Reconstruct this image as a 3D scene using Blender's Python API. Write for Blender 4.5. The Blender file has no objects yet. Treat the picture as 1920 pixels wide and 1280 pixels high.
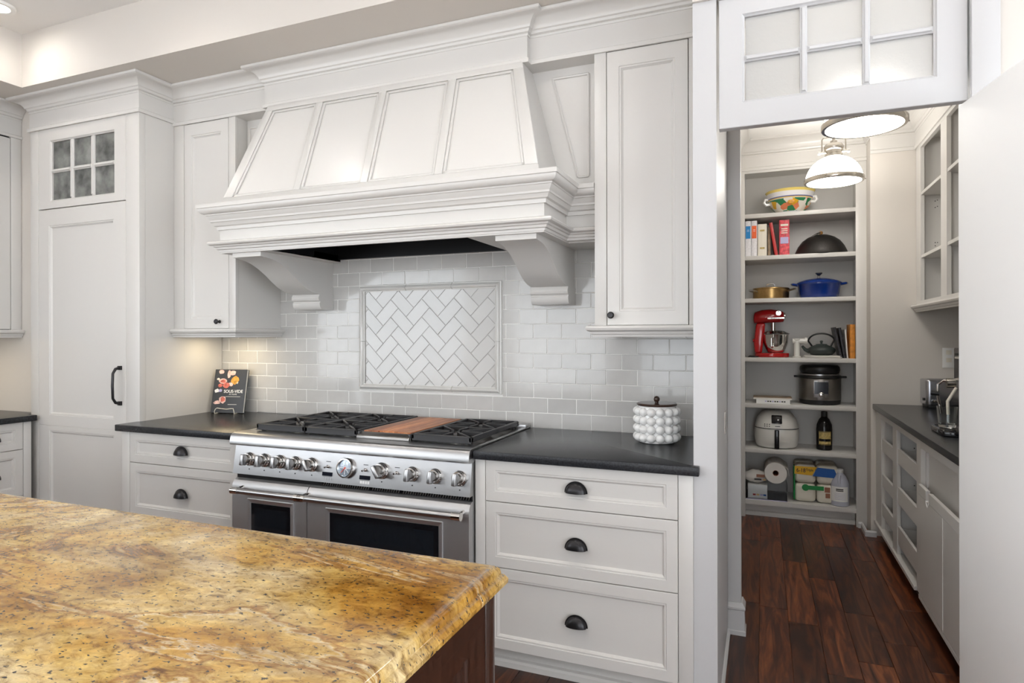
import bpy, bmesh, math, random
from mathutils import Vector, Matrix
random.seed(7)
S = bpy.context.scene
COL = S.collection
R = math.radians

# ------------------------------------------------------------------ camera, world, light, exposure
cam_data = bpy.data.cameras.new('camera'); cam = bpy.data.objects.new('camera', cam_data); COL.objects.link(cam)
S.camera = cam
cam_data.sensor_width = 36.0; cam_data.lens = 1175.0 / 1920.0 * 36.0
cam_data.shift_y = -11.0 / 1920.0; cam_data.clip_start = 0.05
yaw, roll = R(21.8), R(0.12)
fwd = Vector((-math.sin(yaw), math.cos(yaw), 0)); rt = Vector((math.cos(yaw), math.sin(yaw), 0)); up = Vector((0, 0, 1))
rt2 = rt * math.cos(roll) - up * math.sin(roll); up2 = up * math.cos(roll) + rt * math.sin(roll)
M = Matrix((rt2, up2, -fwd)).transposed().to_4x4(); M.translation = Vector((0, -2.967, 1.343))
cam.matrix_world = M

W = bpy.data.worlds.new('world'); S.world = W; W.use_nodes = True
bg = W.node_tree.nodes['Background']; bg.inputs[0].default_value = (0.90, 0.95, 1.0, 1); bg.inputs[1].default_value = 4.8
S.view_settings.view_transform = 'Standard'; S.view_settings.look = 'None'
S.view_settings.exposure = 0.05; S.view_settings.gamma = 1.0; S.view_settings.use_curve_mapping = False
S.cycles.use_denoising = True
S.cycles.use_adaptive_sampling = True; S.cycles.adaptive_threshold = .05
S.cycles.max_bounces = 8; S.cycles.diffuse_bounces = 5; S.cycles.glossy_bounces = 4; S.cycles.transmission_bounces = 6; S.cycles.sample_clamp_indirect = 8.0
CAN_W = 2.2          # each recessed ceiling can
PEND_E = 18.0          # glow of the pantry pendants' glass
UNDER_W = 1.2         # each under-cabinet light

# ------------------------------------------------------------------ materials
MATS = {}
def nt(m):
    m.use_nodes = True
    return m.node_tree.nodes, m.node_tree.links
def mat(name, col, rough=0.5, metal=0.0, bump=0.0, bscale=200.0, emit=None, es=0.0, trans=0.0, ior=1.45, coat=0.0, vary=0.0, alpha=1.0, stretch=None, mottle=0.0, mscale=8.0):
    m = bpy.data.materials.new(name); N, L = nt(m); p = N['Principled BSDF']
    p.inputs['Base Color'].default_value = (*col, 1); p.inputs['Roughness'].default_value = rough
    p.inputs['Metallic'].default_value = metal; p.inputs['IOR'].default_value = ior
    p.inputs['Transmission Weight'].default_value = trans; p.inputs['Coat Weight'].default_value = coat
    p.inputs['Alpha'].default_value = alpha
    if emit: p.inputs['Emission Color'].default_value = (*emit, 1); p.inputs['Emission Strength'].default_value = es
    tc = N.new('ShaderNodeTexCoord')
    if bump or mottle:
        mp = N.new('ShaderNodeMapping'); L.new(tc.outputs['Object'], mp.inputs[0])
        if stretch: mp.inputs['Scale'].default_value = stretch
    if bump:
        nz = N.new('ShaderNodeTexNoise'); nz.inputs['Scale'].default_value = bscale; nz.inputs['Detail'].default_value = 3
        L.new(mp.outputs[0], nz.inputs[0]); b = N.new('ShaderNodeBump'); b.inputs['Strength'].default_value = bump; b.inputs['Distance'].default_value = 0.002
        L.new(nz.outputs[0], b.inputs['Height']); L.new(b.outputs[0], p.inputs['Normal'])
    if vary or mottle:
        hsv = N.new('ShaderNodeHueSaturation'); hsv.inputs['Color'].default_value = (*col, 1)
        if vary:
            oi = N.new('ShaderNodeObjectInfo'); mr = N.new('ShaderNodeMapRange'); mr.inputs[3].default_value = 1 - vary; mr.inputs[4].default_value = 1 + vary
            L.new(oi.outputs['Random'], mr.inputs[0])
            val = mr.outputs[0]
        if mottle:
            n2 = N.new('ShaderNodeTexNoise'); n2.inputs['Scale'].default_value = mscale; n2.inputs['Detail'].default_value = 4; L.new(mp.outputs[0], n2.inputs[0])
            m2 = N.new('ShaderNodeMapRange'); m2.inputs[1].default_value = .3; m2.inputs[2].default_value = .7; m2.inputs[3].default_value = 1 - mottle; m2.inputs[4].default_value = 1 + mottle
            L.new(n2.outputs[0], m2.inputs[0])
            if vary:
                mm = N.new('ShaderNodeMath'); mm.operation = 'MULTIPLY'; L.new(mr.outputs[0], mm.inputs[0]); L.new(m2.outputs[0], mm.inputs[1]); val = mm.outputs[0]
            else: val = m2.outputs[0]
        L.new(val, hsv.inputs['Value']); L.new(hsv.outputs[0], p.inputs['Base Color'])
    MATS[name] = m
    return m
def ramp(N, L, src, stops):
    r = N.new('ShaderNodeValToRGB'); e = r.color_ramp.elements
    while len(e) < len(stops): e.new(0.5)
    for k, (pos, c) in enumerate(stops): e[k].position = pos; e[k].color = (*c, 1)
    L.new(src, r.inputs[0]); return r
def mixc(N, L, fac, a, b):
    x = N.new('ShaderNodeMix'); x.data_type = 'RGBA'
    L.new(fac, x.inputs[0]) if not isinstance(fac, float) else setattr(x.inputs[0], 'default_value', fac)
    for s, i in ((a, 6), (b, 7)):
        if isinstance(s, tuple): x.inputs[i].default_value = (*s, 1)
        else: L.new(s, x.inputs[i])
    return x.outputs[2]
def noise(N, L, vec, scale, detail=5, dist=0.0, rough=.5):
    n = N.new('ShaderNodeTexNoise'); n.inputs['Scale'].default_value = scale; n.inputs['Detail'].default_value = detail
    n.inputs['Distortion'].default_value = dist; n.inputs['Roughness'].default_value = rough; L.new(vec, n.inputs[0]); return n.outputs[0]
def mapping(N, L, rot=(0, 0, 0), scale=(1, 1, 1), coord='Object'):
    tc = N.new('ShaderNodeTexCoord'); mp = N.new('ShaderNodeMapping'); L.new(tc.outputs[coord], mp.inputs[0])
    mp.inputs['Rotation'].default_value = rot; mp.inputs['Scale'].default_value = scale; return mp.outputs[0]

mat('paint', (.62, .605, .58), .30, bump=.04, bscale=90)
mat('wall', (.62, .585, .54), .6, bump=.05, bscale=160)
mat('ceiling', (.80, .79, .77), .7, bump=.05, bscale=120)
mat('white_trim', (.54, .54, .545), .35)
mat('door_white', (.92, .92, .915), .65)
mat('tile', (.545, .535, .515), .13, bump=.25, bscale=9, vary=.05, coat=.3, mottle=.03, mscale=14)
mat('tile_herring', (.575, .57, .555), .13, bump=.22, bscale=9, vary=.035, coat=.3)
mat('tile_frame', (.68, .67, .64), .14, coat=.3, bump=.1, bscale=12)
mat('grout', (.86, .85, .82), .8)
mat('grout_dark', (.46, .45, .43), .8)
mat('black_stone', (.022, .023, .026), .22, bump=.35, bscale=260, mottle=.5, mscale=150)
mat('steel', (.44, .44, .445), .30, metal=1, bump=.05, bscale=60, stretch=(1, 40, 40))
mat('steel_door', (.56, .56, .565), .48, metal=1, bump=.05, bscale=60, stretch=(1, 40, 40))
mat('steel_dark', (.30, .29, .28), .32, metal=1)
mat('chrome', (.75, .74, .72), .08, metal=1)
mat('iron', (.028, .028, .030), .42, bump=.2, bscale=220)
mat('black', (.012, .012, .013), .35)
mat('black_gloss', (.008, .008, .010), .06)
mat('dark_gap', (.02, .02, .02), .8)  # near-black sheet behind the fronts, shade of the gaps put into its colour
mat('bronze', (.035, .034, .036), .30, metal=.7)
mat('oven_glass', (.010, .012, .016), .05)
mat('liner', (.03, .03, .032), .3, metal=.8)
mat('island_wood', (.030, .012, .007), .22, coat=.3, bump=.08, bscale=30, stretch=(8, 8, 1), mottle=.35, mscale=10)
mat('pendant_glass', (.9, .9, .88), .3, emit=(1.0, .96, .90), es=PEND_E)
mat('can_glow', (1, 1, 1), .5, emit=(1.0, .96, .9), es=14)
mat('nickel', (.62, .58, .52), .22, metal=1)
mat('ceramic_white', (.84, .84, .83), .22, coat=.4)
mat('lid_brown', (.045, .022, .014), .3, coat=.3)
mat('white', (.82, .82, .80), .45)
mat('cream', (.76, .72, .62), .5)
mat('page', (.80, .78, .72), .7)
mat('book_dark', (.045, .048, .055), .35)
mat('book_red', (.48, .03, .03), .35)
mat('book_rose', (.62, .07, .09), .4, mottle=.5, mscale=45)
mat('book_tan', (.30, .22, .14), .5, mottle=.4, mscale=30)
mat('book_orange', (.62, .24, .03), .5, mottle=.35, mscale=30)
mat('book_black', (.03, .03, .035), .4, mottle=.8, mscale=60)
mat('blue_label', (.01, .22, .55), .4)
mat('orange_label', (.80, .13, .03), .4)
mat('dotted', (.74, .73, .76), .5, mottle=.12, mscale=120)
mat('meat', (.62, .16, .12), .4, mottle=.5, mscale=60)
mat('meat_fat', (.78, .52, .46), .4, mottle=.3, mscale=50)
mat('fruit', (.70, .34, .05), .4, mottle=.4, mscale=50)
mat('ink', (.02, .02, .02), .5)
mat('red', (.42, .006, .008), .12, coat=.6)
mat('blue', (.005, .03, .20), .10, coat=.7)
mat('brass', (.42, .27, .11), .28, metal=1, mottle=.25, mscale=20)
mat('kettle', (.035, .045, .042), .45, bump=.4, bscale=160)
mat('dome', (.045, .042, .040), .30, metal=.6, bump=.5, bscale=150)
mat('wood_knob', (.35, .18, .05), .4)
mat('appliance_white', (.72, .71, .67), .3, coat=.2)
mat('bottle_black', (.008, .007, .007), .15)
mat('gold_label', (.50, .38, .14), .4, mottle=.4, mscale=60)
mat('paper', (.76, .73, .69), .85, bump=.3, bscale=150)
mat('tp', (.74, .70, .60), .6, bump=.2, bscale=40)
mat('green', (.01, .23, .05), .4)
mat('yellow', (.75, .42, .01), .4)
mat('blue_pack', (.01, .10, .38), .4)
mat('brown_print', (.30, .13, .08), .5)
mat('jug', (.62, .64, .74), .25, trans=.25)
mat('jug_liquid', (.42, .44, .50), .2)
mat('clear', (.92, .94, .96), .03, trans=1.0, ior=1.2)
mat('glass', (.95, .97, .96), .02, trans=1.0)
mat('toaster', (.52, .53, .57), .26, metal=1)
mat('bag', (.45, .17, .04), .35, mottle=.8, mscale=24)
mat('strap_white', (.8, .8, .8), .4)
mat('display', (.01, .012, .02), .1)
mat('gauge_face', (.40, .47, .55), .15, metal=.6, mottle=.4, mscale=60)
mat('red_needle', (.7, .05, .02), .4)
mat('purple_print', (.45, .42, .65), .5)
mat('sand_print', (.70, .45, .2), .5)
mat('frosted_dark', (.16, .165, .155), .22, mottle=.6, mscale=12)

MATS['black_stone'].node_tree.nodes['Principled BSDF'].inputs['Specular IOR Level'].default_value = .3
def frosted():
    m = bpy.data.materials.new('frosted'); N, L = nt(m); p = N['Principled BSDF']
    p.inputs['Base Color'].default_value = (.70, .70, .69, 1); p.inputs['Roughness'].default_value = .42; p.inputs['Transmission Weight'].default_value = .55; p.inputs['IOR'].default_value = 1.3
    v = mapping(N, L); b = N.new('ShaderNodeBump'); b.inputs['Strength'].default_value = .35; b.inputs['Distance'].default_value = .003
    L.new(noise(N, L, v, 70, 3), b.inputs['Height']); L.new(b.outputs[0], p.inputs['Normal']); MATS['frosted'] = m
frosted()
def granite():
    m = bpy.data.materials.new('gold_granite'); N, L = nt(m); p = N['Principled BSDF']
    v = mapping(N, L, rot=(0, 0, R(-14)), scale=(.9, 1.8, 1.2))
    big = noise(N, L, v, 2.1, 8, .8, .62)
    c = ramp(N, L, big, [(.28, (.34, .16, .035)), (.39, (.52, .29, .055)), (.48, (.60, .41, .13)), (.58, (.64, .50, .26)), (.72, (.68, .58, .41))]).outputs[0]
    v2 = mapping(N, L, rot=(0, 0, R(-7)), scale=(.7, 2.0, 1))
    vein = noise(N, L, v2, 1.3, 7, 1.1, .58)
    vm = ramp(N, L, vein, [(.470, (0, 0, 0)), (.492, (.9, .9, .9)), (.500, (.2, .2, .2)), (.52, (0, 0, 0))]).outputs[0]
    c = mixc(N, L, vm, c, (.30, .14, .035))
    vm2 = ramp(N, L, vein, [(.500, (0, 0, 0)), (.508, (.7, .7, .7)), (.518, (0, 0, 0))]).outputs[0]
    c = mixc(N, L, vm2, c, (.70, .62, .46))
    mid = noise(N, L, mapping(N, L, rot=(0, 0, R(-12)), scale=(1, 1.6, 1)), 34, 7, .8, .72)
    mm = ramp(N, L, mid, [(.34, (.36, .29, .22)), (.46, (.85, .80, .72)), (.54, (1, 1, 1)), (.66, (1.3, 1.27, 1.2))]).outputs[0]
    mx = N.new('ShaderNodeMix'); mx.data_type = 'RGBA'; mx.blend_type = 'MULTIPLY'; mx.inputs[0].default_value = 1.0; L.new(c, mx.inputs[6]); L.new(mm, mx.inputs[7]); c = mx.outputs[2]
    sp = noise(N, L, mapping(N, L, rot=(0, 0, R(-10)), scale=(1, 1.6, 1)), 95, 3, .3, .5)
    sm = ramp(N, L, sp, [(.335, (1, 1, 1)), (.385, (0, 0, 0))]).outputs[0]
    c = mixc(N, L, sm, c, (.045, .04, .04))
    cl = ramp(N, L, noise(N, L, mapping(N, L, rot=(0, 0, R(-20)), scale=(.8, 1.5, 1)), 3.4, 5, .7, .6), [(.34, (.50, .40, .28)), (.50, (.86, .83, .78)), (.62, (1, 1, 1))]).outputs[0]
    my_ = N.new('ShaderNodeMix'); my_.data_type = 'RGBA'; my_.blend_type = 'MULTIPLY'; my_.inputs[0].default_value = 1.0; L.new(c, my_.inputs[6]); L.new(cl, my_.inputs[7]); c = my_.outputs[2]
    L.new(c, p.inputs['Base Color']); p.inputs['Roughness'].default_value = .09; p.inputs['Coat Weight'].default_value = .2
    MATS['gold_granite'] = m
granite()
def woodmat(name, stops, along=(6, 1, 6), sc=2.0, rough=.3, rnd=.35, coat=.15):
    m = bpy.data.materials.new(name); N, L = nt(m); p = N['Principled BSDF']
    oi = N.new('ShaderNodeObjectInfo'); tc = N.new('ShaderNodeTexCoord'); mp = N.new('ShaderNodeMapping'); mp.inputs['Scale'].default_value = along
    ad = N.new('ShaderNodeVectorMath'); ad.operation = 'ADD'; sc3 = N.new('ShaderNodeVectorMath'); sc3.operation = 'SCALE'; sc3.inputs[3].default_value = 37.0
    cx = N.new('ShaderNodeCombineXYZ')
    for k in range(3): L.new(oi.outputs['Random'], cx.inputs[k])
    L.new(cx.outputs[0], sc3.inputs[0]); L.new(tc.outputs['Object'], mp.inputs[0]); L.new(mp.outputs[0], ad.inputs[0]); L.new(sc3.outputs[0], ad.inputs[1])
    n1 = noise(N, L, ad.outputs[0], sc, 7, 1.8, .6)
    c = ramp(N, L, n1, stops).outputs[0]
    h = N.new('ShaderNodeHueSaturation'); mr = N.new('ShaderNodeMapRange'); mr.inputs[3].default_value = 1 - rnd; mr.inputs[4].default_value = 1 + rnd
    L.new(oi.outputs['Random'], mr.inputs[0]); L.new(mr.outputs[0], h.inputs['Value']); L.new(c, h.inputs['Color']); L.new(h.outputs[0], p.inputs['Base Color'])
    p.inputs['Roughness'].default_value = rough; p.inputs['Coat Weight'].default_value = coat
    b = N.new('ShaderNodeBump'); b.inputs['Strength'].default_value = .12; b.inputs['Distance'].default_value = .002; L.new(n1, b.inputs['Height']); L.new(b.outputs[0], p.inputs['Normal'])
    MATS[name] = m
woodmat('walnut', [(.28, (.014, .005, .003)), (.44, (.055, .015, .006)), (.56, (.120, .034, .011)), (.72, (.21, .068, .022))], along=(13, 1.3, 6), sc=1.5, rough=.36, rnd=.5, coat=.05)
woodmat('board_wood', [(.3, (.24, .065, .025)), (.5, (.42, .15, .055)), (.7, (.56, .26, .11))], along=(9, 1.2, 4), sc=2.2, rough=.4, rnd=.38, coat=0)
def bowlmat():
    m = bpy.data.materials.new('majolica'); N, L = nt(m); p = N['Principled BSDF']
    v = mapping(N, L); vo = N.new('ShaderNodeTexVoronoi'); vo.inputs['Scale'].default_value = 24; L.new(v, vo.inputs[0])
    sep = N.new('ShaderNodeSeparateColor'); L.new(vo.outputs['Color'], sep.inputs[0])
    blob = ramp(N, L, sep.outputs[0], [(0, (.03, .20, .08)), (.34, (.02, .10, .06)), (.36, (.75, .42, .03)), (.55, (.75, .55, .10)), (.57, (.78, .74, .66)), (.80, (.70, .22, .10)), (.86, (.75, .70, .60))])
    blob.color_ramp.interpolation = 'CONSTANT'
    sx = N.new('ShaderNodeSeparateXYZ'); L.new(v, sx.inputs[0])
    mr = N.new('ShaderNodeMapRange'); mr.inputs[1].default_value = 0; mr.inputs[2].default_value = .17; L.new(sx.outputs[2], mr.inputs[0])
    band = ramp(N, L, mr.outputs[0], [(0, (.70, .72, .78)), (.06, (.70, .72, .78)), (.62, (.72, .50, .10)), (.66, (.10, .13, .35)), (.70, (.75, .74, .76)), (.90, (.78, .62, .18))])
    band.color_ramp.interpolation = 'CONSTANT'
    msk = ramp(N, L, mr.outputs[0], [(0, (0, 0, 0)), (.10, (1, 1, 1)), (.60, (0, 0, 0))]); msk.color_ramp.interpolation = 'CONSTANT'
    L.new(mixc(N, L, msk.outputs[0], band.outputs[0], blob.outputs[0]), p.inputs['Base Color']); p.inputs['Roughness'].default_value = .15
    MATS['majolica'] = m
bowlmat()

# ------------------------------------------------------------------ mesh helpers
class Fr:
    def __init__(s, O, U, V, N): s.O, s.U, s.V, s.N = Vector(O), Vector(U), Vector(V), Vector(N)
    def p(s, u, v, d=0.0): return s.O + s.U * u + s.V * v + s.N * d
def FY(x, y, z): return Fr((x, y, z), (1, 0, 0), (0, 0, 1), (0, -1, 0))        # faces the kitchen (-y)
def FXp(x, y, z): return Fr((x, y, z), (0, 1, 0), (0, 0, 1), (1, 0, 0))        # faces +x
def FXn(x, y, z): return Fr((x, y, z), (0, -1, 0), (0, 0, 1), (-1, 0, 0))      # faces -x
OFFS = {}
def top_of(o):
    while o.parent: o = o.parent
    return o
class MB:
    def __init__(s): s.v, s.f = [], []
    def add(s, vs, fs):
        b = len(s.v); s.v += [Vector(q) for q in vs]; s.f += [[b + i for i in f] for f in fs]; return s
    def hexa(s, p): return s.add(p, [(0, 3, 2, 1), (4, 5, 6, 7), (0, 1, 5, 4), (1, 2, 6, 5), (2, 3, 7, 6), (3, 0, 4, 7)])
    def box(s, x0, x1, y0, y1, z0, z1):
        return s.hexa([(x0, y0, z0), (x1, y0, z0), (x1, y1, z0), (x0, y1, z0), (x0, y0, z1), (x1, y0, z1), (x1, y1, z1), (x0, y1, z1)])
    def fbox(s, fr, u0, u1, v0, v1, d0, d1):
        return s.hexa([fr.p(u0, v0, d0), fr.p(u1, v0, d0), fr.p(u1, v0, d1), fr.p(u0, v0, d1), fr.p(u0, v1, d0), fr.p(u1, v1, d0), fr.p(u1, v1, d1), fr.p(u0, v1, d1)])
    def prism(s, pts, fn, w0, w1):
        n = len(pts); a = [fn(u, v, w0) for u, v in pts]; b = [fn(u, v, w1) for u, v in pts]
        return s.add(a + b, [tuple(range(n - 1, -1, -1)), tuple(range(n, 2 * n))] + [(i, (i + 1) % n, n + (i + 1) % n, n + i) for i in range(n)])
    def lathe(s, prof, fn=None, n=24, c=(0, 0, 0), a0=0, a1=2 * math.pi, sx=1, sy=1, cap=True):
        full = abs(a1 - a0 - 2 * math.pi) < 1e-6; k = n if full else n + 1; vs = []; fs = []
        for r, z in prof:
            for i in range(k):
                a = a0 + (a1 - a0) * i / n; q = (r * math.cos(a) * sx, r * math.sin(a) * sy, z)
                vs.append(fn(*q) if fn else (c[0] + q[0], c[1] + q[1], c[2] + q[2]))
        for j in range(len(prof) - 1):
            for i in range(n):
                i2 = (i + 1) % k; fs.append((j * k + i, j * k + i2, (j + 1) * k + i2, (j + 1) * k + i))
        if full and cap:
            if prof[0][0] > 1e-6: fs.append(tuple(range(k - 1, -1, -1)))
            if prof[-1][0] > 1e-6: fs.append(tuple((len(prof) - 1) * k + i for i in range(k)))
        return s.add(vs, fs)
    def cyl(s, p0, p1, r0, r1=None, n=16):
        p0, p1 = Vector(p0), Vector(p1); r1 = r0 if r1 is None else r1; d = (p1 - p0).normalized()
        a = d.orthogonal().normalized(); b = d.cross(a); vs = []
        for p, r in ((p0, r0), (p1, r1)):
            vs += [p + (a * math.cos(2 * math.pi * i / n) + b * math.sin(2 * math.pi * i / n)) * r for i in range(n)]
        return s.add(vs, [tuple(range(n - 1, -1, -1)), tuple(range(n, 2 * n))] + [(i, (i + 1) % n, n + (i + 1) % n, n + i) for i in range(n)])
    def tube(s, path, r, n=8, closed=False):
        path = [Vector(p) for p in path]; m = len(path); vs = []; rs = r if isinstance(r, (list, tuple)) else [r] * m
        ref = None
        for i, p in enumerate(path):
            if closed: d = (path[(i + 1) % m] - path[i - 1]).normalized()
            else: d = (path[min(i + 1, m - 1)] - path[max(i - 1, 0)]).normalized()
            if ref is None: ref = d.orthogonal().normalized()
            a = (ref - d * ref.dot(d)).normalized(); ref = a; b = d.cross(a)
            vs += [p + (a * math.cos(2 * math.pi * k / n) + b * math.sin(2 * math.pi * k / n)) * rs[i] for k in range(n)]
        fs = []
        for i in range(m if closed else m - 1):
            j = (i + 1) % m
            for k in range(n): fs.append((i * n + k, i * n + (k + 1) % n, j * n + (k + 1) % n, j * n + k))
        if not closed: fs += [tuple(range(n - 1, -1, -1)), tuple((m - 1) * n + k for k in range(n))]
        return s.add(vs, fs)
    def sweep(s, path, prof):
        path = [Vector((x, y)) for x, y in path]; m = len(path); n = len(prof); vs = []; nr = []
        for i in range(m - 1):
            d = (path[i + 1] - path[i]).normalized(); nr.append(Vector((d.y, -d.x)))
        for i in range(m):
            if i == 0: q = nr[0]
            elif i == m - 1: q = nr[-1]
            else: q = (nr[i - 1] + nr[i]) / (1 + nr[i - 1].dot(nr[i]))
            vs += [(path[i].x + q.x * o, path[i].y + q.y * o, z) for o, z in prof]
        fs = [(i * n + k, i * n + (k + 1) % n, (i + 1) * n + (k + 1) % n, (i + 1) * n + k) for i in range(m - 1) for k in range(n)]
        fs += [tuple(range(n - 1, -1, -1)), tuple((m - 1) * n + k for k in range(n))]
        return s.add(vs, fs)
    def rings(s, fr, u0, u1, v0, v1, rg, back=True):
        vs = []; fs = []
        for ins, d in rg:
            vs += [fr.p(u0 + ins, v0 + ins, d), fr.p(u1 - ins, v0 + ins, d), fr.p(u1 - ins, v1 - ins, d), fr.p(u0 + ins, v1 - ins, d)]
        for j in range(len(rg) - 1):
            for i in range(4): fs.append((j * 4 + i, j * 4 + (i + 1) % 4, j * 4 + 4 + (i + 1) % 4, j * 4 + 4 + i))
        e = (len(rg) - 1) * 4; fs.append((e, e + 1, e + 2, e + 3))
        if back: fs.append((3, 2, 1, 0))
        return s.add(vs, fs)
    def build(s, name, m, parent=None, bevel=0.0, smooth=False, seg=2, angle=40):
        off = Vector(OFFS.get(top_of(parent).name, (0, 0, 0))) if parent else Vector((0, 0, 0))
        me = bpy.data.meshes.new(name); me.from_pydata([v - off for v in s.v], [], s.f)
        bm = bmesh.new(); bm.from_mesh(me); bmesh.ops.recalc_face_normals(bm, faces=bm.faces)
        if bevel:
            ed = [e for e in bm.edges if len(e.link_faces) == 2 and e.calc_face_angle(0) > R(35)]
            bmesh.ops.bevel(bm, geom=ed, offset=bevel, segments=seg, affect='EDGES', profile=.5, clamp_overlap=True)
        bm.to_mesh(me); bm.free()
        if smooth or bevel:
            me.polygons.foreach_set('use_smooth', [True] * len(me.polygons)); me.set_sharp_from_angle(angle=R(angle))
        me.materials.append(MATS[m] if isinstance(m, str) else m)
        o = bpy.data.objects.new(name, me); COL.objects.link(o)
        if parent: o.parent = parent
        return o
def tag(o, label, cat, group=None):
    o['label'] = label; o['category'] = cat
    if group: o['group'] = group
    return o
def thing(name, label, cat, loc=(0, 0, 0), group=None, local=False):
    o = bpy.data.objects.new(name, None); COL.objects.link(o); o.empty_display_size = .05
    o.location = loc; OFFS[o.name] = (0, 0, 0) if local else tuple(loc)
    return tag(o, label, cat, group)
def struct(o): o['kind'] = 'structure'; return o
def sempty(name, loc=(0, 0, 0)):
    o = bpy.data.objects.new(name, None); COL.objects.link(o); o.location = loc; OFFS[o.name] = tuple(loc); o['kind'] = 'structure'; return o
def clone(src, parent, loc=None, rot=None):
    c = src.copy(); COL.objects.link(c); c.parent = parent
    if loc is not None: c.location = loc
    if rot is not None: c.rotation_euler = rot
    return c
def text(name, body, size, fr, m, parent, width=None, ext=.0004, bold=0.0):
    cu = bpy.data.curves.new(name, 'FONT'); cu.body = body; cu.size = size; cu.extrude = ext; cu.offset = bold; cu.align_x = 'CENTER'; cu.align_y = 'CENTER'
    t = bpy.data.objects.new(name, cu); COL.objects.link(t); bpy.context.view_layer.update()
    me = bpy.data.meshes.new_from_object(t.evaluated_get(bpy.context.evaluated_depsgraph_get()))
    COL.objects.unlink(t); bpy.data.objects.remove(t)
    xs = [v.co.x for v in me.vertices]; k = (width / (max(xs) - min(xs))) if width and xs else 1.0
    off = Vector(OFFS.get(top_of(parent).name, (0, 0, 0)))
    for v in me.vertices: v.co = fr.p(v.co.x * k, v.co.y, v.co.z) - off
    me.materials.clear(); me.materials.append(MATS[m]); o = bpy.data.objects.new(name, me); COL.objects.link(o); o.parent = parent; return o

DOORP = lambda rail: [(0, -.02), (0, -.002), (.002, 0), (rail, 0), (rail + .002, -.003), (rail + .008, -.003), (rail + .010, -.006), (rail + .016, -.012), (rail + .020, -.012)]
def panel_door(name, fr, w, h, rail, parent, m='paint'):
    return MB().rings(fr, 0, w, 0, h, DOORP(rail)).build(name, m, parent)
def cup_pull(fr, parent, a=.041, b=.024, c=.040):
    mb = MB(); vs = []; fs = []; n, k = 16, 7
    for j in range(k + 1):
        be = math.pi / 2 * j / k
        for i in range(n + 1):
            al = math.pi * i / n; vs.append(fr.p(a * math.cos(al), c * math.sin(al) * math.sin(be), .002 + b * (math.sin(al) ** .7) * math.cos(be)))
    for j in range(k):
        for i in range(n): fs.append((j * (n + 1) + i, j * (n + 1) + i + 1, (j + 1) * (n + 1) + i + 1, (j + 1) * (n + 1) + i))
    mb.add(vs, fs)
    pts = [((a + .004) * math.cos(math.pi * i / n), (c + .004) * math.sin(math.pi * i / n)) for i in range(n + 1)]
    mb.prism(pts, lambda u, v, w: fr.p(u, v, w), .0, .0035)
    return mb.build('cup_pull', 'bronze', parent, smooth=True)
def knob(fr, parent, s=1.0):
    f = lambda x, y, z: fr.p(x * s, y * s, z * s)
    return MB().lathe([(.009, 0), (.009, .004), (.006, .006), (.005, .016), (.010, .020), (.0145, .024), (.0145, .028), (.010, .033), (0, .034)], f, 20).build('knob', 'bronze', parent, smooth=True)
CROWN = lambda z0, z1, p: [(0, z0), (.006, z0), (.008, z0 + .008), (.004, z0 + .012), (.012, z0 + .016), (.016, z0 + .026), (.022, z0 + .030)] + [(.022 + (p - .030) * (1 - math.cos(t)), z0 + .030 + (z1 - z0 - .046) * math.sin(t) ** 1.2) for t in [math.pi / 2 * k / 8 for k in range(1, 9)]] + [(p - .004, z1 - .014), (p, z1 - .012), (p, z1), (0, z1)]
RAIL = lambda z: [(0, z - .048), (.006, z - .048), (.008, z - .038), (.014, z - .036), (.017, z - .026), (.024, z - .024), (.030, z - .020), (.034, z - .011), (.030, z - .002), (.022, z), (0, z)]
# ------------------------------------------------------------------ the setting
ZC = .882; XF = -3.14; YB = -.67; YU = -.345; YFR = -.56; ZS = 2.75
def sbox(name, m, *b): return struct(MB().box(*b).build(name, m))
def pnl(mb, fr, u0, u1, v0, v1, l, r, b, t, prof=((.0, 0), (.002, -.003), (.008, -.003), (.010, -.006), (.016, -.012), (.020, -.012)), thick=.02):
    vs = []; fs = []
    rg = [(0, 0, 0, 0, -thick), (0, 0, 0, 0, -.0015), (.0015, .0015, .0015, .0015, 0)] + [(l + e, r + e, b + e, t + e, d) for e, d in prof]
    for L_, R_, B_, T_, d in rg: vs += [fr.p(u0 + L_, v0 + B_, d), fr.p(u1 - R_, v0 + B_, d), fr.p(u1 - R_, v1 - T_, d), fr.p(u0 + L_, v1 - T_, d)]
    for j in range(len(rg) - 1):
        for i in range(4): fs.append((j * 4 + i, j * 4 + (i + 1) % 4, j * 4 + 4 + (i + 1) % 4, j * 4 + 4 + i))
    e = (len(rg) - 1) * 4; fs += [(e, e + 1, e + 2, e + 3), (3, 2, 1, 0)]
    return mb.add(vs, fs)
floor = struct(MB().box(-5, 4, -7.6, 2.5, -.05, -.004).build('floor', 'walnut'))
wid = .127
for i in range(17):
    x0 = -1.16 + i * wid; y = -2.05 - random.random() * .9
    y_end = 2.1 if x0 > -.25 else -.55
    while y < y_end:
        ln = random.choice((.55, .8, 1.0, 1.25)) * random.uniform(.85, 1.15); y1 = min(y + ln, y_end + .02)
        MB().box(x0 + .0006, x0 + wid - .0006, y + .0006, y1 - .0006, -.004, 0).build('plank', 'walnut', floor, bevel=.0012, seg=1)
        y = y1
sbox('ceiling', 'ceiling', -3.885, 4, -7.6, -.706, 3.05, 3.1)
sbox('ceiling_soffit_back', 'wall', -5, 4, -.706, .1, ZS, 3.05)
sbox('ceiling_soffit_left', 'wall', -5, -3.885, -7.6, -.706, ZS, 3.05)
wb = sbox('wall_back', 'wall', -4.7, -.149, .005, .1, 0, ZS)
sbox('wall_corner', 'wall', -5, -4.148, -.50, .005, 0, ZS)
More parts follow.
